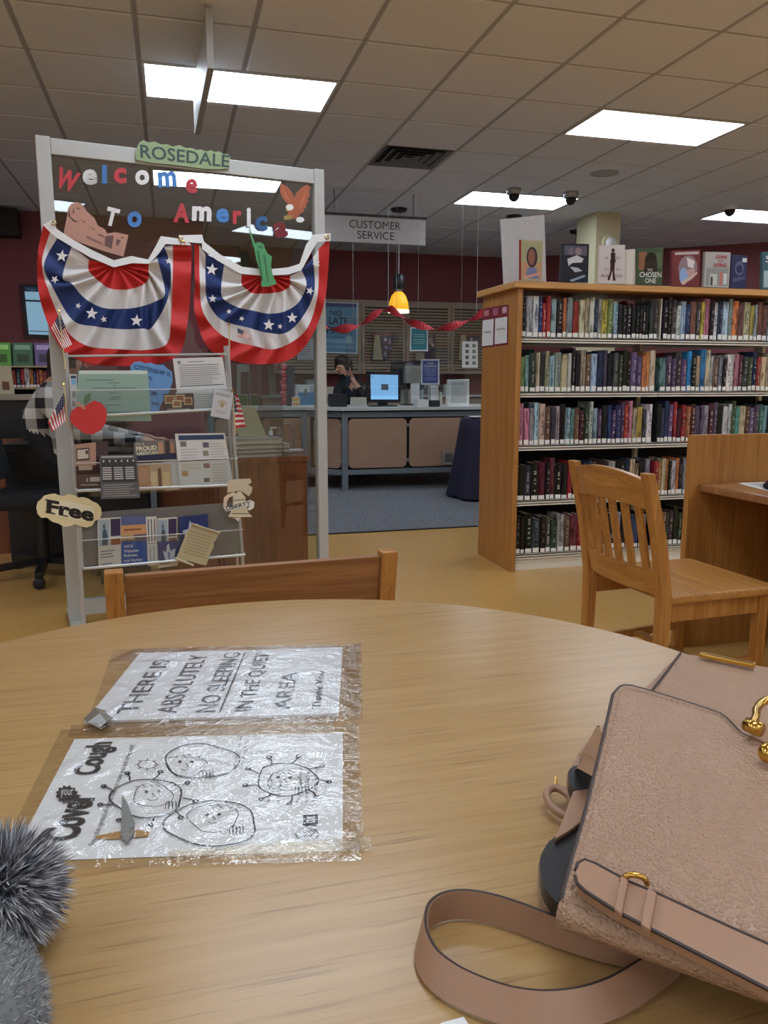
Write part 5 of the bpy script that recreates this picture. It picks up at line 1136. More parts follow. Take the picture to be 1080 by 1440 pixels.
def add_fingers(J, BN, s_, palm, dirv, side):
    palm, dirv, side = V(palm), V(dirv).normalized(), V(side).normalized()
    for k, (o_, L) in enumerate(((-.026, .062), (-.009, .072), (.009, .068), (.025, .052))):
        b0 = palm+dirv*.03+side*o_; n0, n1, n2 = '%sf%da' % (s_, k), '%sf%db' % (s_, k), '%sf%dc' % (s_, k)
        J[n0] = (b0, .009); J[n1] = (b0+dirv*L*.55+V((0, 0, .004)), .0085); J[n2] = (b0+dirv*L+V((0, 0, -.012)), .0075)
        BN += [(s_, n0), (n0, n1), (n1, n2)]
    t0 = palm-dirv*.01-side*.034; J[s_+'t0'] = (t0, .011); J[s_+'t1'] = (t0+dirv*.04-side*.018, .009); BN += [(s_, s_+'t0'), (s_+'t0', s_+'t1')]
add_fingers(J, BN, 'par', J['par'][0], (1, .05, -.05), (0, 1, 0)); add_fingers(J, BN, 'pal', J['pal'][0], (1, -.05, -.05), (0, -1, 0))
def pick1(n_, c):
    if n_ in ('head', 'crown') or n_.startswith('pa') or n_ == 'neck': return 1
    if n_ in ('knr', 'anr', 'ftr', 'knl', 'anl', 'ftl', 'hip', 'waist'): return 2
    return 0
skin_body(J, BN, 'body', [mp, M_skin, M_trous], pick1, p1, 3)
hairdo((-.548, Y0, 1.225), .103, 'hair', p1, (1, 0, -.1), .10)
MB().prism([(-.452, Y0-.014, 1.185), (-.425, Y0, 1.18), (-.452, Y0+.014, 1.185), (-.457, Y0, 1.225)], (.004, 0, 0)).build('nose', M_skin, p1)
for s_ in (-1, 1):
    MB().ell((-.466, Y0+.032*s_, 1.225), (.010, .012, .008)).build('eye', M_black, p1, smooth=True); MB().ell((-.55, Y0+.088*s_, 1.20), (.018, .010, .028)).build('ear', M_skin, p1, smooth=True)
MB().ell((-.463, Y0, 1.155), (.008, .022, .006)).build('mouth', mat('lip', (150, 84, 80), .5), p1, smooth=True)
# staff member at the counter
ph_ = aty(481, 517, 9.0); X2, Y2, HZ = ph_.x, 9.0, ph_.z
p2 = thing('person', 'staff member in black behind the counter, cheek resting on hand', 'person', (X2+.1, Y2+.05, 0))
J = {'hip': ((X2+.20, Y2+.1, .58), (.14, .14)), 'waist': ((X2+.17, Y2+.08, .72), (.15, .13)), 'chest': ((X2+.11, Y2+.04, HZ-.30), (.17, .14)), 'neck': ((X2+.05, Y2, HZ-.12), .055), 'head': ((X2, Y2-.01, HZ-.01), (.08, .085)), 'crown': ((X2, Y2, HZ+.05), .075),
     'shr': ((X2-.06, Y2-.02, HZ-.24), .07), 'elr': ((X2-.10, Y2-.22, HZ-.36), .05), 'wrr': ((X2+.02, Y2-.28, HZ-.36), .035),
     'shl': ((X2+.28, Y2+.0, HZ-.24), .07), 'ell': ((X2+.20, Y2-.28, HZ-.34), .05), 'wrl': ((X2+.10, Y2-.15, HZ-.15), .026), 'pal': ((X2+.085, Y2-.12, HZ-.09), (.016, .028)),
     'knr': ((X2+.05, Y2-.18, .53), .075), 'anr': ((X2+.05, Y2-.2, .1), .05), 'ftr': ((X2+.05, Y2-.3, .05), .04), 'knl': ((X2+.32, Y2-.18, .53), .075), 'anl': ((X2+.32, Y2-.2, .1), .05), 'ftl': ((X2+.32, Y2-.3, .05), .04)}
BN = [('hip', 'waist'), ('waist', 'chest'), ('chest', 'neck'), ('neck', 'head'), ('head', 'crown'), ('chest', 'shr'), ('shr', 'elr'), ('elr', 'wrr'), ('chest', 'shl'), ('shl', 'ell'), ('ell', 'wrl'), ('wrl', 'pal'), ('hip', 'knr'), ('knr', 'anr'), ('anr', 'ftr'), ('hip', 'knl'), ('knl', 'anl'), ('anl', 'ftl')]
add_fingers(J, BN, 'pal', J['pal'][0], (-.25, .1, 1), (.2, .9, 0))
skin_body(J, BN, 'body', [M_knit, M_skin, M_trous], lambda n_, c: 1 if (n_ in ('head', 'crown', 'wrl') or n_.startswith('pal')) else (2 if n_[:2] in ('kn', 'an', 'ft', 'hi') else 0), p2)
hairdo((X2+.008, Y2+.005, HZ+.02), .112, 'hair', p2, (-.75, -.65, -.3), .04)
MB().ell((X2-.075, Y2-.065, HZ-.03), (.018, .016, .018)).build('nose', M_skin, p2, smooth=True)
for dx, dy in ((-.045, -.085), (-.085, -.03)): MB().ell((X2+dx, Y2+dy, HZ+.0), (.010, .010, .006)).build('eye', M_black, p2, smooth=True)
MB().ell((X2-.055, Y2-.07, HZ-.062), (.016, .014, .006)).build('mouth', MATS['lip'], p2, smooth=True); MB().ell((X2+.06, Y2-.055, HZ-.01), (.012, .016, .026)).build('ear', M_skin, p2, smooth=True)
t = thing('task_chair', 'black task chair under the staff member at the counter', 'chair', (X2+.2, Y2+.12, 0))
MB().box((X2-.04, Y2-.1, .38), (X2+.44, Y2+.34, .44)).build('seat', M_blackcloth, t, bevel=.02); MB().box((X2-.0, Y2+.34, .50), (X2+.40, Y2+.39, .85)).build('backrest', M_blackcloth, t, bevel=.02); MB().lathe((X2+.2, Y2+.12, 0), [(.25, .01), (.24, .04), (.03, .07), (.03, .38)], 20).build('pedestal', M_black, t); MB().bar((X2+.2, Y2+.33, .42), (X2+.2, Y2+.365, .6), .05, .02, (1, 0, 0)).build('back_bracket', M_black, t)

# ================================================================== LEFT BACKGROUND
Q = stand([(28, 399), (106, 402), (108, 478), (36, 475)], 9.70); t = thing('wall_screen', 'wall-mounted screen with a pale blue page on the maroon wall', 'screen', Q.at(.5, 1))
MB().hexa(Q.q, (0, .028, 0)).build('casing', M_black, t)
Q2 = Quad(Q.at(.07, .05, .002), Q.at(.95, .05, .002), Q.at(.95, .93, .002), Q.at(.07, .93, .002)); o = MB().hexa(Q2.q, (0, .001, 0)).build('display', emit('pale_screen', (140, 180, 204), .55), t)
mb = MB(); put_rects(mb, Q2, [(0, 0, 1, .1, (36, 78, 124)), (0, .27, 1, .31, (44, 72, 104)), (.02, .92, .95, .94, (90, 120, 140))], .001); put_text(mb, Q2, 'Sign Up', .05, .02, .42, .085, (150, 190, 214), .002); put_text(mb, Q2, 'Today', .5, .02, .8, .085, (150, 190, 214), .002); mb.build('page_header', VC, o, recalc=False)
o = MB().box((aty(-30, 300, 9.5).x, 9.50, 2.66), (aty(24, 300, 9.5).x, 9.728, 2.94)).build('wall_speaker', M_black, bevel=.01); tag(o, 'black box speaker high on the maroon wall at the left edge', 'speaker')
lx0, lx1 = aty(-60, 500, 6.4).x, aty(108, 500, 6.4).x
sh = thing('low_bookshelf', 'dark low bookshelf with face-out books at the left edge', 'bookshelf', ((lx0+lx1)/2, 6.55, 0))
MB().box((lx0, 6.42, 0), (lx1, 6.85, .97)).build('body', M_black, sh); MB().box((lx0-.02, 6.38, .97), (lx1+.02, 6.87, 1.01)).build('worktop', mat('dusty_laminate', (160, 148, 130), .6), sh)
for z in (1.06, 1.225): MB().box((lx0, 6.55, z-.012), (lx1, 6.80, z)).build('shelf', mat('shelf_wood', (170, 148, 118), .6) if z < 1.1 else MATS['shelf_wood'], sh)
MB().box((lx0, 6.80, 1.01), (lx1, 6.82, 1.40)).build('back_board', M_black, sh)
for x in (lx0, lx1-.02): MB().box((x, 6.55, 1.01), (x+.02, 6.80, 1.40)).build('side_board', M_black, sh)
x = lx0+.03; k = 0
for cc, nm in (((60, 90, 130), 'blue'), ((96, 160, 60), 'bright green'), ((70, 110, 80), 'dark green'), ((120, 100, 150), 'purple'), ((206, 170, 120), 'tan'), ((180, 60, 60), 'red')):
    o = sheet('face_out_book', '%s face-out book on the upper tier of the low shelf' % nm, 'book', Quad((x, 6.60, 1.40), (x+.14, 6.60, 1.40), (x+.14, 6.585, 1.226), (x, 6.585, 1.226)), cc, .015, rects=[(.1, .1, .9, .3, tuple(min(255, q+70) for q in cc)), (.2, .5, .8, .85, tuple(q*.6 for q in cc))], group='face-out books on the low shelf'); x += .155
x = lx0+.03; k = 0
while x < lx1-.06:
    tw = random.uniform(.02, .035); hh = random.uniform(.12, .15); ck = random.choice('kKsrobwn'); k += 1
    book(x, 1.06, tw, hh, .12, ck, '%s small book, %s from the left on the low shelf tier' % (CN[ck], ordn(k)), y=6.60); x += tw+.001
o = sheet('storybook', 'cream storybook propped on the low shelf worktop', 'book', stand([(-4, 514), (15, 515), (20, 548), (-4, 549)], 6.45, 1.012), (190, 176, 148), .01, rects=[(.3, .55, .75, .85, (110, 70, 50))])
st = thing('side_table', 'reddish wooden table cut by the left photo edge', 'table', (-1.4, 5.7, 0))
xr = aty(17, 630, 5.4).x; MB().box((xr-.8, 5.4, .675), (xr, 6.0, .71)).build('tabletop', M_desk, st); MB().box((xr-.78, 5.42, 0), (xr-.025, 5.98, .674)).build('cabinet_body', M_desk, st)
o = MB().box((xr+.02, 5.66, 0), (-.30, 6.15, .92)).build('black_cabinet', M_black, bevel=.01); tag(o, 'black cabinet in the dark corner behind the office chair', 'cabinet')
# notices and clutter seen through the right of the glass
for pts, y, nm, lb, cc, kw in [([(333, 512), (351, 512), (351, 556), (333, 556)], 11.38, 'wall_frame', 'narrow white frame on the maroon wall behind the desk shield', (190, 186, 176), dict(rects=[(.3, .25, .95, 1, (90, 40, 44))])),
                               ([(335, 554), (349, 554), (349, 578), (335, 578)], 11.37, 'green_notice', 'left of two green notices behind the leaning book', (196, 196, 170), dict(rects=[(.1, .08, .9, 1, (112, 136, 62))])),
                               ([(351, 554), (364, 554), (364, 578), (351, 578)], 11.37, 'green_notice', 'right of two green notices behind the leaning book', (196, 196, 170), dict(rects=[(.1, .08, .9, 1, (112, 136, 62))])),
                               ([(418, 476), (441, 476), (441, 506), (418, 506)], 11.0, 'memo_sheet', 'white memo sheet seen through the glass below the right fan', (190, 194, 200), dict(rects=lines(.1, .1, .9, .8, 6))),
                               ([(376, 514), (388, 514), (388, 560), (380, 560)], 11.37, 'map_strip', 'pale green strip poster beside the red garland', (150, 154, 120), dict())]:
    sheet(nm, lb, 'poster', stand(pts, y), cc, .004, **kw)
onctr('blue_flyer_stand', 'blue flyer with white pictures on the left counter', 'poster', [(417, 541), (449, 541), (449, 571), (417, 571)], 8.2, (210, 214, 214), .006, rects=[(.06, .35, .94, .94, (62, 120, 160)), (.06, .06, .94, .34, (150, 170, 180)), (.1, .08, .6, .35, (200, 206, 204)), (.35, .2, .45, .5, (80, 100, 90))])
onctr('orange_leaflet_box', 'small orange and white leaflet box beside the blue flyer', 'box', [(411, 558), (422, 558), (422, 571), (411, 571)], 8.15, (214, 208, 196), .03, rects=[(.1, .1, .9, .45, (214, 160, 60)), (.1, .6, .9, .85, (200, 130, 60))])
onctr('dark_bottle', 'tall dark display standing left of the blue flyer', 'display', [(404, 516), (414, 516), (414, 571), (404, 571)], 8.4, (44, 50, 66), .06)
t = thing('red_garland', 'red and pink paper garland hanging left of the dark display', 'garland', aty(399, 570, 8.5)); 
for k in range(12):
    c = aty(399+1.5*math.sin(k*2.1), 514+k*4.8, 8.5); MB().ell(c, (.035, .02, .022), 8, 5, random.choice([(196, 60, 70), (206, 110, 120), (180, 50, 60)])).build('paper_puff', VC, t)
MB().tube([aty(399, 505, 8.5), aty(399, 572, 8.5)], .003, 5).build('string', M_white, t)
for x in (1.5, 1.9, 2.6, 3.2):
    pass
bcw = thing('back_counter', 'low back counter under the louvred cabinets', 'counter', (3, 11, 0)); MB().box((1.2, 10.85, .88), (4.8, YB-.002, .91)).build('worktop', M_ctop, bcw); MB().box((1.22, 10.9, 0), (4.78, YB-.002, .879)).build('body', M_louver, bcw)
for k, (x, w_, h_, cc) in enumerate([(1.55, .22, .16, (170, 172, 170)), (1.85, .16, .22, (150, 156, 160)), (2.1, .2, .12, (196, 190, 176)), (2.75, .14, .14, (170, 170, 160)), (3.55, .24, .18, (120, 124, 128)), (3.9, .18, .15, (190, 188, 180))]):
    o = MB().box((x, 11.0, .911), (x+w_, 11.2, .911+h_), cc).build('storage_box', VC, bevel=.006); tag(o, 'storage box, %s from the left on the back counter' % ordn(k+1), 'box', 'storage boxes on the back counter')

# ================================================================== ON THE ROUND TABLE
PTB = Plane((0, 0, TZ+.0008), (0, 0, 1))
def ribbon(mb, pts, w_, col, z=.0012, closed=False):
    P_ = [PTB.hit(x, y, z) for x, y in pts]; n = len(P_); rows = []
    for i, p in enumerate(P_):
        a = P_[i-1] if (i or closed) else p; b_ = P_[(i+1) % n] if (i < n-1 or closed) else p
        d = (b_-a); d.z = 0; d = d.normalized() if d.length else V((1, 0, 0)); s_ = V((-d.y, d.x, 0))*w_/2; rows.append([p-s_, p+s_])
    if closed: rows.append(rows[0])
    mb.grid(rows, col)
def blob(cx, cy, rx, ry, wob, seed, n=40):
    rr = random.Random(seed); ph = [rr.uniform(0, 6.28) for _ in range(3)]
    return [(cx+rx*(1+wob*math.sin(3*t+ph[0])+wob*.6*math.sin(5*t+ph[1]))*math.cos(t), cy+ry*(1+wob*math.sin(3*t+ph[0])+wob*.6*math.sin(5*t+ph[1]))*math.sin(t)) for t in [2*math.pi*k/n for k in range(n)]]
def film(parent, pts, seed, zlift=.0022, amp=.0032, nx=64, ny=44):
    rr = random.Random(seed); Q = Quad(*[PTB.hit(x, y, zlift) for x, y in pts]); cre = []
    for k in range(26): cre.append((rr.random(), rr.random(), rr.uniform(0, math.pi), rr.uniform(.02, .05), rr.uniform(.08, .3), rr.uniform(.2, 1)))
    rows = []
    for j in range(ny+1):
        row = []
        for i in range(nx+1):
            u, v_ = i/nx, j/ny; h_ = 0
            for cx, cy, a, w_, L, s_ in cre:
                dx, dy = (u-cx)*1.3, v_-cy; p = dx*math.cos(a)+dy*math.sin(a); q = -dx*math.sin(a)+dy*math.cos(a)
                if abs(q) < w_ and abs(p) < L: h_ += s_*(1-abs(q)/w_)*(1-abs(p)/L)
            ed = min(1, 14*min(u, 1-u, v_, 1-v_)); row.append(Q.at(u, v_, amp*min(1.3, h_)*ed-.0012*(1-ed)))
        rows.append(row)
    return MB().grid(rows).build('plastic_film', M_film, parent, smooth=True, recalc=False)
M_tape = glassmat('old_tape', (.95, .92, .86), .06, .12, .6, 60)
def tape(parent, pts, z=.0030): 
    Q = Quad(*[PTB.hit(x, y, z) for x, y in pts]); MB().hexa(Q.q, (0, 0, -.0003)).build('tape_strip', M_tape, parent)
# -- cough poster
tl, tr, br = atz(105, 1040, TZ), atz(482, 1030, TZ), atz(482, 1197, TZ); bl = tl+(br-tr)
bl = atz(14, 1213, TZ)
up1 = V((0, 0, .0008)); Q = Quad(tl+up1, tr+up1, br+up1, bl+up1)
cp = thing('cough_poster', 'laminated white poster lettered Cover Your Cough taped to the table', 'poster', (tl+br)/2)
MB().hexa(Q.q, (0, 0, -.0006), (222, 222, 222)).build('paper', VC, cp)
BK = (30, 28, 32); mb = MB()
put_text(mb, Q, 'Cover', .055, .54, .175, .88, BK, .0009, bold=.035, rot=90); put_text(mb, Q, 'Cough', .055, .05, .175, .37, BK, .0009, bold=.035, rot=90)
put_text(mb, Q, 'Stop the spread of germs that can make you and others sick!', .215, .09, .24, .92, (70, 70, 76), .0009, rot=90)
for s_, u0, v0, u1, v1 in (('Cover your mouth and nose with a tissue', .61, .03, .625, .36), ('when you cough or sneeze', .635, .05, .65, .33), ('Wash hands with soap', .745, .46, .76, .66), ('and warm water', .775, .48, .79, .66), ('Put your used tissue in', .845, .36, .86, .66), ('the waste basket', .87, .4, .885, .66), ('You may be asked to', .90, .36, .915, .66)): put_text(mb, Q, s_, u0, v0, u1, v1, (84, 84, 90), .0009, rot=90)
lo = mb.build('lettering', VC, cp, recalc=False)
mb = MB(); g0 = [(94+13*math.cos(t)*(1.28 if k % 2 else 1), 1117+13*math.sin(t)*(1.28 if k % 2 else 1)*.8) for k, t in enumerate([2*math.pi*k/24 for k in range(24)])]
mb.add([PTB.hit(x, y, .0012) for x, y in g0], [tuple(range(24))], BK); Qs = Quad(*[PTB.hit(x, y, .0015) for x, y in [(85, 1110), (104, 1109), (104, 1124), (84, 1125)]]); put_text(mb, Qs, 'your', .05, .1, .95, .9, (214, 214, 214), .0006, rot=0)
mb.build('germ_emblem', VC, cp, recalc=False)
mb = MB()
for k, (cx, cy, rx, ry, face) in enumerate([(283, 1070, 52, 24, (262, 1076)), (403, 1096, 42, 23, (400, 1098)), (207, 1122, 50, 27, (215, 1118)), (298, 1158, 64, 32, (300, 1150))]):
    ribbon(mb, blob(cx, cy, rx, ry, .05, k+3), .0016, BK, closed=True)
    if k in (1, 2):
        for a in range(0, 360, 40):
            x0, y0 = cx+rx*math.cos(R(a)), cy+ry*math.sin(R(a)); x1, y1 = cx+(rx+18)*math.cos(R(a+6)), cy+(ry+11)*math.sin(R(a+6)); ribbon(mb, [(x0, y0), ((x0+x1)/2+2, (y0+y1)/2), (x1, y1)], .0016, BK); ribbon(mb, po(x1, y1, 3, 2, 8), .0018, BK, closed=True)
    fx, fy = face; ribbon(mb, blob(fx, fy, rx*.55, ry*.62, .06, k+30, 28), .0008, (60, 58, 62), closed=True)
    for dx in (-9, 8): ribbon(mb, po(fx+dx, fy-5, 1.6, 1.6, 6), .0014, BK, closed=True)
    ribbon(mb, [(fx-8, fy+5), (fx-2, fy+8), (fx+8, fy+5)], .0008, (60, 58, 62)); ribbon(mb, [(fx-1, fy-3), (fx+3, fy+2), (fx-1, fy+3)], .0008, (60, 58, 62))
    hx, hy = fx+rx*.35, fy+ry*.45
    for f_ in range(4): ribbon(mb, [(hx+f_*5, hy+8), (hx+f_*5+1, hy-2), (hx+f_*5+4, hy-4), (hx+f_*5+5, hy+6)], .0007, (70, 68, 72))
    for q in range(5): ribbon(mb, [(fx-rx*.5+q*rx*.2, fy-ry*.62+abs(q-2)*2), (fx-rx*.4+q*rx*.2, fy-ry*.42)], .0007, (70, 68, 72))
for c_ in ((207, 1075, 13, 6),):
    ribbon(mb, po(*c_, 14), .0009, (60, 58, 62), closed=True)
    for a in range(0, 360, 45): ribbon(mb, [(207+13*math.cos(R(a)), 1075+6*math.sin(R(a))), (207+17*math.cos(R(a)), 1075+8.5*math.sin(R(a)))], .0009, (60, 58, 62))
mb.build('line_drawing', VC, cp, recalc=False)
mb = MB(); mb.add([PTB.hit(x, y, .0012) for x, y in ((426, 1146), (447, 1145), (447, 1160), (426, 1161))], [(0, 1, 2, 3)], BK)
Qs = Quad(*[PTB.hit(x, y, .0014) for x, y in ((427, 1148), (446, 1147), (446, 1158), (427, 1159))]); put_text(mb, Qs, 'CDC', .2, .08, .85, .92, (226, 226, 226), .0004, bold=.03, rot=90)
ribbon(mb, po(432, 1173, 16, 8.5, 20), .0009, (90, 90, 94), closed=True)
for q in range(4): ribbon(mb, [(424+q*4, 1177), (430+q*4, 1170), (440+q*2, 1166)], .0008, (90, 90, 94))
mb.build('agency_marks', VC, cp, recalc=False)
mb = MB(); mb.add([PTB.hit(x, y, .0011) for x, y in ((133, 1176), (160, 1170), (190, 1166), (210, 1170), (208, 1176), (160, 1180), (140, 1180))], [tuple(range(7))], (176, 132, 70)); mb.build('torn_hole', VC, cp, recalc=False)
MB().prism([PTB.hit(x, y, .0016) for x, y in ((172, 1121), (178, 1130), (190, 1160), (188, 1176), (178, 1188), (170, 1178), (171, 1150))], (0, 0, .0022), (112, 112, 108)).build('peeled_flap', VC, cp)
film(cp, [(86, 1024), (500, 1020), (508, 1208), (-14, 1224)], 5)
tape(cp, [(484, 1015), (504, 1014), (512, 1190), (486, 1194)]); tape(cp, [(236, 1196), (520, 1176), (526, 1196), (240, 1210)]); tape(cp, [(100, 1020), (470, 1012), (470, 1030), (96, 1036)])
# -- no sleeping sheet
cs = [atz(x, y, TZ+.004) for x, y in [(197, 918), (482, 910), (476, 1003), (125, 1015)]]
cs[3] = cs[0]+(cs[2]-cs[1])*.99
sp = thing('quiet_area_sheet', 'laminated sheet lettered NO SLEEPING on the far side of the table', 'sign', (cs[0]+cs[2])/2); sp.location.z = TZ; WO[sp] = V(sp.location)
Q = Quad(*cs); MB().hexa(Q.q, (0, 0, -.0034), (218, 218, 220)).build('paper', VC, sp)
mb = MB()
for s_, u0, u1, v0, v1 in (('THERE IS', .10, .18, .16, .92), ('ABSOLUTELY', .26, .345, .08, .94), ('NO SLEEPING', .42, .50, .06, .94), ('IN THE QUIET', .575, .655, .08, .94), ('AREA', .73, .80, .42, .94), ('Thank You', .89, .925, .42, .94)): put_text(mb, Q, s_, u0, v0, u1, v1, (86, 86, 92), .0008, rot=90, bold=.008)
put_rects(mb, Q, [(.515, .06, .523, .94, (80, 80, 86))], .0008); mb.build('lettering', VC, sp, recalc=False)
film(sp, [(160, 912), (505, 905), (506, 1012), (118, 1024)], 11, .0062, .0042)
tape(sp, [(486, 905), (508, 905), (510, 1010), (482, 1012)], .0012); tape(sp, [(130, 1004), (476, 998), (474, 1016), (122, 1022)], .0012); tape(sp, [(150, 930), (190, 912), (478, 905), (480, 914), (198, 922), (168, 944)][:4], .001)
mb = MB(); mb.grid([[PTB.hit(x, y, z) for x, y, z in r_] for r_ in (((118, 1012, .003), (134, 996, .010), (148, 1000, .004)), ((124, 1016, .006), (140, 1004, .014), (152, 1006, .006)), ((140, 1024, .003), (150, 1016, .008), (158, 1010, .004)))], (120, 116, 106)); o = mb.build('crumpled_corner', vcolmat('crumpled_film', .25), sp, recalc=False); sd = o.modifiers.new('s', 'SOLIDIFY'); sd.thickness = .0008
# -- small white card at the near edge
o = MB().prism([PTB.hit(x, y, .0) for x, y in ((600, 1452), (622, 1439), (652, 1431), (662, 1446), (640, 1470))], (0, 0, .0006)).build('white_card', M_paper); tag(o, 'white paper corner at the near edge of the table', 'paper')

def smooth_path(P_, m_=5):
    out = []
    for i in range(len(P_)-1):
        p0, p1, p2, p3 = P_[max(i-1, 0)], P_[i], P_[i+1], P_[min(i+2, len(P_)-1)]
        for k in range(m_): t_ = k/m_; out.append(.5*((2*p1)+(-p0+p2)*t_+(2*p0-5*p1+4*p2-p3)*t_*t_+(-p0+3*p1-3*p2+p3)*t_**3))
    return out+[P_[-1]]
# ================================================================== HANDBAG
mt, nt, b = newmat('pebbled_leather'); v = coords(nt); vo = nt.nodes.new('ShaderNodeTexVoronoi'); vo.inputs['Scale'].default_value = 400; nt.links.new(v, vo.inputs['Vector'])
f = noise(nt, v, 14, 3); nt.links.new(mix(nt, lin((160, 127, 102)), lin((174, 141, 115)), f), b.inputs['Base Color']); b.inputs['Roughness'].default_value = .38
bump(nt, b, ramp(nt, vo.outputs['Distance'], .15, .75, (1, 1, 1), (0, 0, 0)), .8, .0013); M_leather = mt
M_leath2 = mat('smooth_leather', (160, 123, 97), .4, var=.05, vscale=20, bmp=.12, bscale=500); M_edge = mat('edge_paint', (58, 42, 38), .5)
A_, B_ = atz(868, 962, .842), atz(790, 1264, .797); e1 = V((.70, -.714, 0)).normalized()
NF = e1.cross(A_-B_).normalized(); NF = NF if NF.z > 0 else -NF
e2 = NF.cross(e1).normalized(); e2 = e2 if e2.dot(A_-B_) > 0 else -e2
PBF = Plane(B_, NF)
def ab(x, y, h_=0): d = PBF.hit(x, y, h_)-B_; return d.dot(e1), d.dot(e2)
left = [ab(x, y) for x, y in ((790, 1264), (800, 1226), (822, 1150), (838, 1085), (851, 1030), (861, 985))]
top = [ab(x, y) for x, y in ((863, 975), (867, 967), (874, 963), (885, 963), (905, 968), (960, 985), (1000, 998), (1016, 1004), (1026, 1014), (1036, 1027), (1050, 1035), (1080, 1043))]
AC = top[-1][0]+.012
def interp(tab, x, i=0, j=1):
    tab = sorted(tab, key=lambda q: q[i])
    if x <= tab[0][i]: return tab[0][j]
    for p, q in zip(tab, tab[1:]):
        if x <= q[i]: f_ = (x-p[i])/(q[i]-p[i]+1e-9); return p[j]*(1-f_)+q[j]*f_
    return tab[-1][j]
lefttop = left+[top[0]]
def aL(b_): return interp(lefttop, b_, 1, 0)
def topb(a): a = a if a < AC else 2*AC-a; return interp(top, a, 0, 1)
bag = thing('handbag', 'dusty pink pebbled leather handbag lying on the right of the table', 'handbag', (B_.x+.12, B_.y-.02, TZ))
def fp(a, b_, h_=0): return B_+e1*a+e2*b_+NF*h_
NS, NT = 60, 34; rows = []
for i in range(NS+1):
    s_ = i/NS; s_ = s_*s_*(3-2*s_)*.5+s_*.5; row = []
    a_top = top[0][0]*(1-s_)+(2*AC-top[0][0])*s_; tb2 = topb(a_top)
    for j in range(NT+1):
        t_ = j/NT; b2 = t_*tb2; l_ = aL(b2); a = l_*(1-s_)+(2*AC-l_)*s_
        row.append(fp(a, b2, .010*max(0, math.sin(math.pi*s_))**.7*max(0, math.sin(math.pi*t_))**.7))
    rows.append(row)
o = MB().grid(rows[::-1]).build('front_panel', M_leather, bag, smooth=True, recalc=False); sd = o.modifiers.new('s', 'SOLIDIFY'); sd.thickness = .006; sd.offset = -1
edge = [rows[0][j] for j in range(NT+1)]+[rows[i][NT] for i in range(1, NS+1)]+[rows[NS][j] for j in range(NT-1, -1, -1)]
MB().tube([p-NF*.002 for p in edge], .0024, 8).build('edge_binding', M_edge, bag, smooth=True)
st_ = MB(); inner = [rows[2][j]+NF*.0003 for j in range(1, NT-1)]+[rows[i][NT-1]+NF*.0003 for i in range(3, NS-3)]
acc = 0
for p, q in zip(inner, inner[1:]):
    L = (q-p).length; nst = max(1, int(L/.0042))
    for k in range(nst): st_.tube([p.lerp(q, (k+.15)/nst), p.lerp(q, (k+.75)/nst)], .0005, 5)
o = st_.build('stitching', M_leath2, bag); o['kind'] = 'stuff'
# rolled bottom
rows = []; u2 = V((e2.x, e2.y, 0)).normalized()
for bb, hh in ((0, -.001), (-.004, -.002), (-.007, -.006), (-.008, -.011), (-.005, -.017), (.004, -.021), (.016, -.026), (.032, -.035), (.05, -.05)):
    rows.append([fp(-.001+(2*AC+.002)*i/20, 0)+u2*bb+V((0, 0, hh)) for i in range(21)])
nr = len(rows); mb = MB().grid(rows); mb.f.append([r_*21 for r_ in range(nr)]); mb.f.append([r_*21+20 for r_ in range(nr-1, -1, -1)]); mb.c += [None]*2; mb.m += [0]*2
mb.build('rolled_bottom', M_leather, bag, smooth=True)
# back half lying on the table
def mirror(p): 
    c = fp(AC, 0); ax = V((e2.x, e2.y, 0)).normalized(); d = V((p.x-c.x, p.y-c.y, 0)); r_ = ax*d.dot(ax)*2-d; return V((c.x+r_.x, c.y+r_.y, p.z))
ZB = TZ+.026
bo = [atz(x, y, ZB) for x, y in ((957, 917), (936, 936), (915, 958), (880, 990), (844, 1021), (815, 1052), (797, 1084), (800, 1112), (803, 1138), (788, 1164), (768, 1182), (757, 1208), (760, 1240), (774, 1262))]
bo.append(bo[-1]+V((e2.x, e2.y, 0)).normalized()*.02+e1*.03)
bo2 = bo[::-1]+[mirror(p) for p in bo]
MB().prism(bo2, (0, 0, TZ+.001-ZB)).build('back_panel', M_leather, bag, bevel=.004)
for seam in (((957, 918), (938, 944), (919, 968), (905, 985)),): MB().tube([atz(x, y, ZB+.001) for x, y in seam], .0014, 6).build('side_seam', M_edge, bag)
fill = [fp(a, b_, -.012) for a, b_ in ((.02, .03), (left[2][0]+.025, left[2][1]), (left[4][0]+.028, left[4][1]), (top[4][0], top[4][1]-.03))]
fill = fill+[mirror(p) for p in fill[::-1]]
mb = MB(); n = len(fill); lo_ = [V((p.x, p.y, ZB)) for p in fill]; mb.add(fill+lo_, [tuple(range(n)), tuple(range(2*n-1, n-1, -1))]+[(i, n+i, n+(i+1) % n, (i+1) % n) for i in range(n)]); mb.build('inner_pocket', M_leath2, bag)
for nm, pts in (('upper', ((799, 1086), (806, 1078), (820, 1076), (840, 1080), (836, 1112), (812, 1113), (802, 1102))), ('lower', ((759, 1212), (764, 1196), (776, 1180), (800, 1168), (825, 1165), (806, 1240), (794, 1268), (780, 1266), (763, 1240)))):
    mb = MB(); P_ = [atz(x, y, ZB+.012) for x, y in pts]; P_ = smooth_path([P_[-1]]+P_+P_[:2], 4)[4:-5]; mb.prism(P_, (0, 0, -.0115)); mb.build('dark_gusset', M_black, bag)
mb = MB(); rows = []
for k in range(15):
    t_ = k/14; x = 844-(844-799)*t_+(8 if t_ > .7 else 0); y = 1021+(1084-1021)*t_; p = atz(x, y, ZB+.004); q = fp(aL(left[4][1]*(1-t_*.3)), left[4][1]*(1-t_*.3), -.004); rows.append([p, p.lerp(q, .5)+V((-.006, 0, .006)), q])
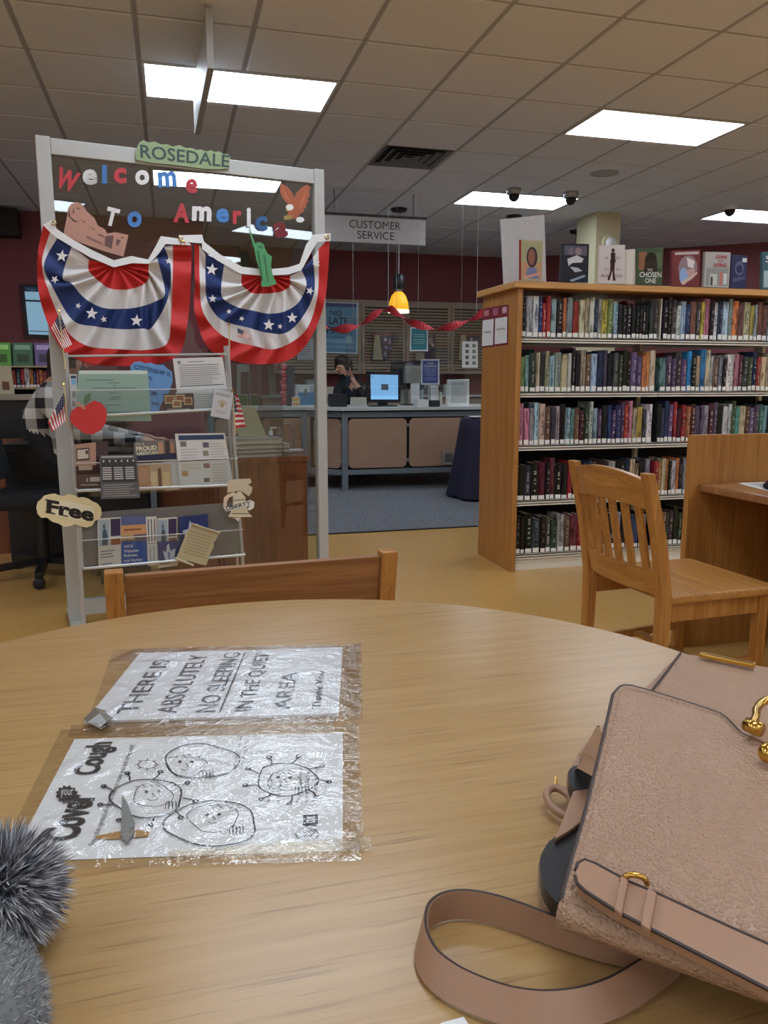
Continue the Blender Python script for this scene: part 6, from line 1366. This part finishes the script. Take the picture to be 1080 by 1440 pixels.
mb.grid(rows).build('side_fold', M_leath2, bag, smooth=True, recalc=False)
mb = MB().prism([atz(x, y, ZB+.016) for x, y in ((806, 1112), (834, 1108), (824, 1150), (800, 1168), (780, 1180), (792, 1150))], (0, 0, -.004)); mb.build('side_tab', M_leath2, bag, bevel=.001)
# ring and keeper at the side
mb = MB(); c = atz(789, 1127, TZ+.012); mb.tube([c+V((.011*math.cos(a), .016*math.sin(a), .004*math.sin(a))) for a in [2*math.pi*k/20 for k in range(20)]], .0035, 8, closed=True); mb.build('side_ring', M_leath2, bag, smooth=True)
MB().tube([c+V((.004, .018, .002)), c+V((.012, .032, .004))], .0016, 6).build('ring_pin', M_gold, bag)
# bottom belt with keeper
tb3 = [ab(x, y, .0125) for x, y in ((810, 1222), (813, 1213), (822, 1208), (836, 1213), (882, 1238), (929, 1258), (1000, 1291), (1080, 1327))]
bb3 = [ab(x, y, .0125) for x, y in ((809, 1230), (812, 1241), (824, 1252), (866, 1279), (945, 1320), (1010, 1353), (1080, 1389))]
ext = [(tb3[-1][0]+.09, tb3[-1][1]-.0), (bb3[-1][0]+.09, bb3[-1][1])]
loop = tb3+ext+bb3[::-1]
mb = MB(); mb.prism([fp(a, b_, .0125) for a, b_ in loop], NF*-.009); mb.build('belt', M_leath2, bag, bevel=.0012)
MB().tube([fp(a, b_, .0115) for a, b_ in tb3+ext[:1]], .0015, 6).build('belt_edge', M_edge, bag); MB().tube([fp(a, b_, .0115) for a, b_ in ext[1:]+bb3[::-1]], .0013, 6).build('belt_edge', M_edge, bag)
for x0, x1, y0, y1 in ((868, 880, 1232, 1278), (905, 920, 1250, 1300)):
    q = [ab(x0+6, y0-2, .016), ab(x1+4, y0+6, .016), ab(x1-6, y1+8, .016), ab(x0-4, y1, .016)]; MB().prism([fp(a, b_, .0165) for a, b_ in q], NF*-.006).build('belt_keeper', M_leath2, bag, bevel=.0012)
mb = MB(); a, b_ = ab(893, 1236, .014); mb.tube([fp(a+.007*math.cos(t_), b_+.002*math.cos(t_)-.001, .012+.006*math.sin(t_)) for t_ in [math.pi*k/8 for k in range(9)]], .0018, 8); mb.build('belt_stud', M_gold, bag, smooth=True)
# gold bar and clasp
p, q = atz(984, 920, ZB+.006), atz(1062, 936, ZB+.006); MB().bar(p, q, .010, .006).build('gold_bar', M_gold, bag, bevel=.0015)
pts = smooth_path([atz(x, y, .850) for x, y in ((1058, 1018), (1063, 1008), (1064, 998), (1072, 988), (1086, 984), (1100, 990))]); MB().tube(pts, .0034, 10).build('clasp_hook', M_gold, bag, smooth=True)
MB().tube([atz(1049, 1018, .848), atz(1071, 1027, .848)], .0055, 12).build('clasp_barrel', M_gold, bag, smooth=True)
c = PBF.hit(1081, 1059, .016); MB().ell(c, (.0075, .0075, .0075), 16, 10).build('clasp_ball', M_gold, bag, smooth=True)
MB().prism([PBF.hit(x, y, .004) for x, y in ((1056, 1034), (1066, 1022), (1090, 1012), (1120, 1010), (1120, 1050), (1080, 1046))], NF*-.006).build('clasp_tab', M_leath2, bag)
# shoulder strap lying in a loop
pts = [(925, 1366), (868, 1356), (815, 1342), (770, 1326), (730, 1310), (690, 1297), (655, 1291), (625, 1293), (602, 1305), (589, 1326), (586, 1352), (597, 1380), (625, 1405), (665, 1426), (715, 1443), (770, 1450), (825, 1445), (875, 1428), (920, 1400), (955, 1372)]
lo_ = [atz(x, y, TZ+.002) for x, y in pts]; rows = []; cen = sum(lo_, V())/len(lo_)
lo_ = smooth_path(lo_); N = len(lo_)
for i, p in enumerate(lo_):
    d = (lo_[min(i+1, N-1)]-lo_[max(i-1, 0)]).normalized(); s_ = V((-d.y, d.x, 0)); s_ = s_ if s_.dot(p-cen) > 0 else -s_
    k_ = max(0, min(1, (i/N-.3)*2.5)); k_ = k_*k_*(3-2*k_); lean = .15*(1-k_)-.85*k_; u2 = (V((0, 0, 1))+s_*lean).normalized()
    w_ = .0195; tck = s_.cross(d).normalized(); nrm = d.cross(u2).normalized()*.0016
    rows.append([p-nrm, p+u2*w_-nrm, p+u2*w_+nrm, p+nrm])
mb = MB().grid(rows, None, True); mb.f += [[3, 2, 1, 0], [len(mb.v)-4+k for k in range(4)]]; mb.c += [None]*2; mb.m += [0]*2
mb.build('shoulder_strap', M_leath2, bag, bevel=0)
MB().tube([r_[1]*.5+r_[2]*.5 for r_ in rows], .0011, 6).build('strap_edge', M_edge, bag)

# ================================================================== KNITTED HAT WITH POMPOM
def fur(mb, c, rad, n, L, w_, cols, squash=(1, 1, 1), droop=.25, rr=random.Random(3), jit=.35):
    for k in range(n):
        z = rr.uniform(-1, 1); a = rr.uniform(0, 6.283); s_ = math.sqrt(1-z*z); d = V((s_*math.cos(a), s_*math.sin(a), z))
        base = V(c)+V((d.x*rad*squash[0], d.y*rad*squash[1], d.z*rad*squash[2]))
        if base.z < TZ+.002: continue
        dd = (d+V((rr.uniform(-jit, jit), rr.uniform(-jit, jit), rr.uniform(-jit, jit)-droop))).normalized(); l_ = L*rr.uniform(.6, 1.1)
        sd_ = dd.cross(V((rr.uniform(-1, 1), rr.uniform(-1, 1), rr.uniform(-1, 1)))).normalized()*w_
        tip = base+dd*l_; tip.z = max(tip.z, TZ+.001); mid = base+dd*l_*.55
        mb.add([base-sd_, base+sd_, mid+sd_*.8, tip, mid-sd_*.8], [(0, 1, 2, 3, 4)], rr.choice(cols))
hat = thing('bobble_hat', 'grey fluffy hat with a large pompom at the lower left', 'hat', atz(10, 1400, TZ))
GC = [(110, 110, 118), (150, 150, 158), (190, 190, 196), (230, 230, 234), (130, 130, 138), (80, 80, 88), (210, 210, 216)]
c = atz(3, 1254, TZ+.040); VF = vcolmat('fur', .8, 0)
pm = MB().ell(c, (.026, .026, .026), 16, 10, (60, 62, 68)).build('pompom_core', VF, hat)
mb = MB(); fur(mb, c, .022, 5200, .025, .0008, GC, droop=.18); o = mb.build('pompom_fur', VF, hat, recalc=False); o['kind'] = 'stuff'
c2 = atz(-150, 1424, TZ+.03); sq = (.075, .085, .034)
rows = []
for i in range(15):
    t_ = math.pi*.5*i/14
    rows.append([V((c2.x+sq[0]*math.cos(t_)*math.cos(a)*(1+.02*math.sin(24*a)), c2.y+sq[1]*math.cos(t_)*math.sin(a)*(1+.02*math.sin(24*a)), TZ+.002+(sq[2]+.028)*math.sin(t_))) for a in [2*math.pi*k/72 for k in range(72)]])
mb = MB().grid(rows, (122, 124, 126), True); mb.f.append(list(range(71, -1, -1))); mb.c.append((122, 124, 126)); mb.m.append(0); mb.build('crown', VF, hat, smooth=True)
mb = MB(); rr = random.Random(9)
for k in range(9000):
    a = rr.uniform(0, 6.283); t_ = math.asin(rr.random()); d = V((math.cos(t_)*math.cos(a), math.cos(t_)*math.sin(a), math.sin(t_)))
    base = V((c2.x+sq[0]*d.x, c2.y+sq[1]*d.y, TZ+.002+(sq[2]+.028)*d.z)); dd = (d+V((rr.uniform(-.9, .9), rr.uniform(-.9, .9), rr.uniform(-.6, .6)))).normalized(); sd_ = dd.cross(V((rr.uniform(-1, 1), rr.uniform(-1, 1), 1))).normalized()*.0004
    tip = base+dd*rr.uniform(.003, .008); tip.z = max(tip.z, TZ+.001); mb.add([base-sd_, base+sd_, tip], [(0, 1, 2)], rr.choice([(134, 136, 138), (160, 162, 162), (184, 186, 186), (110, 112, 114)]))
o = mb.build('crown_fluff', VF, hat, recalc=False); o['kind'] = 'stuff'
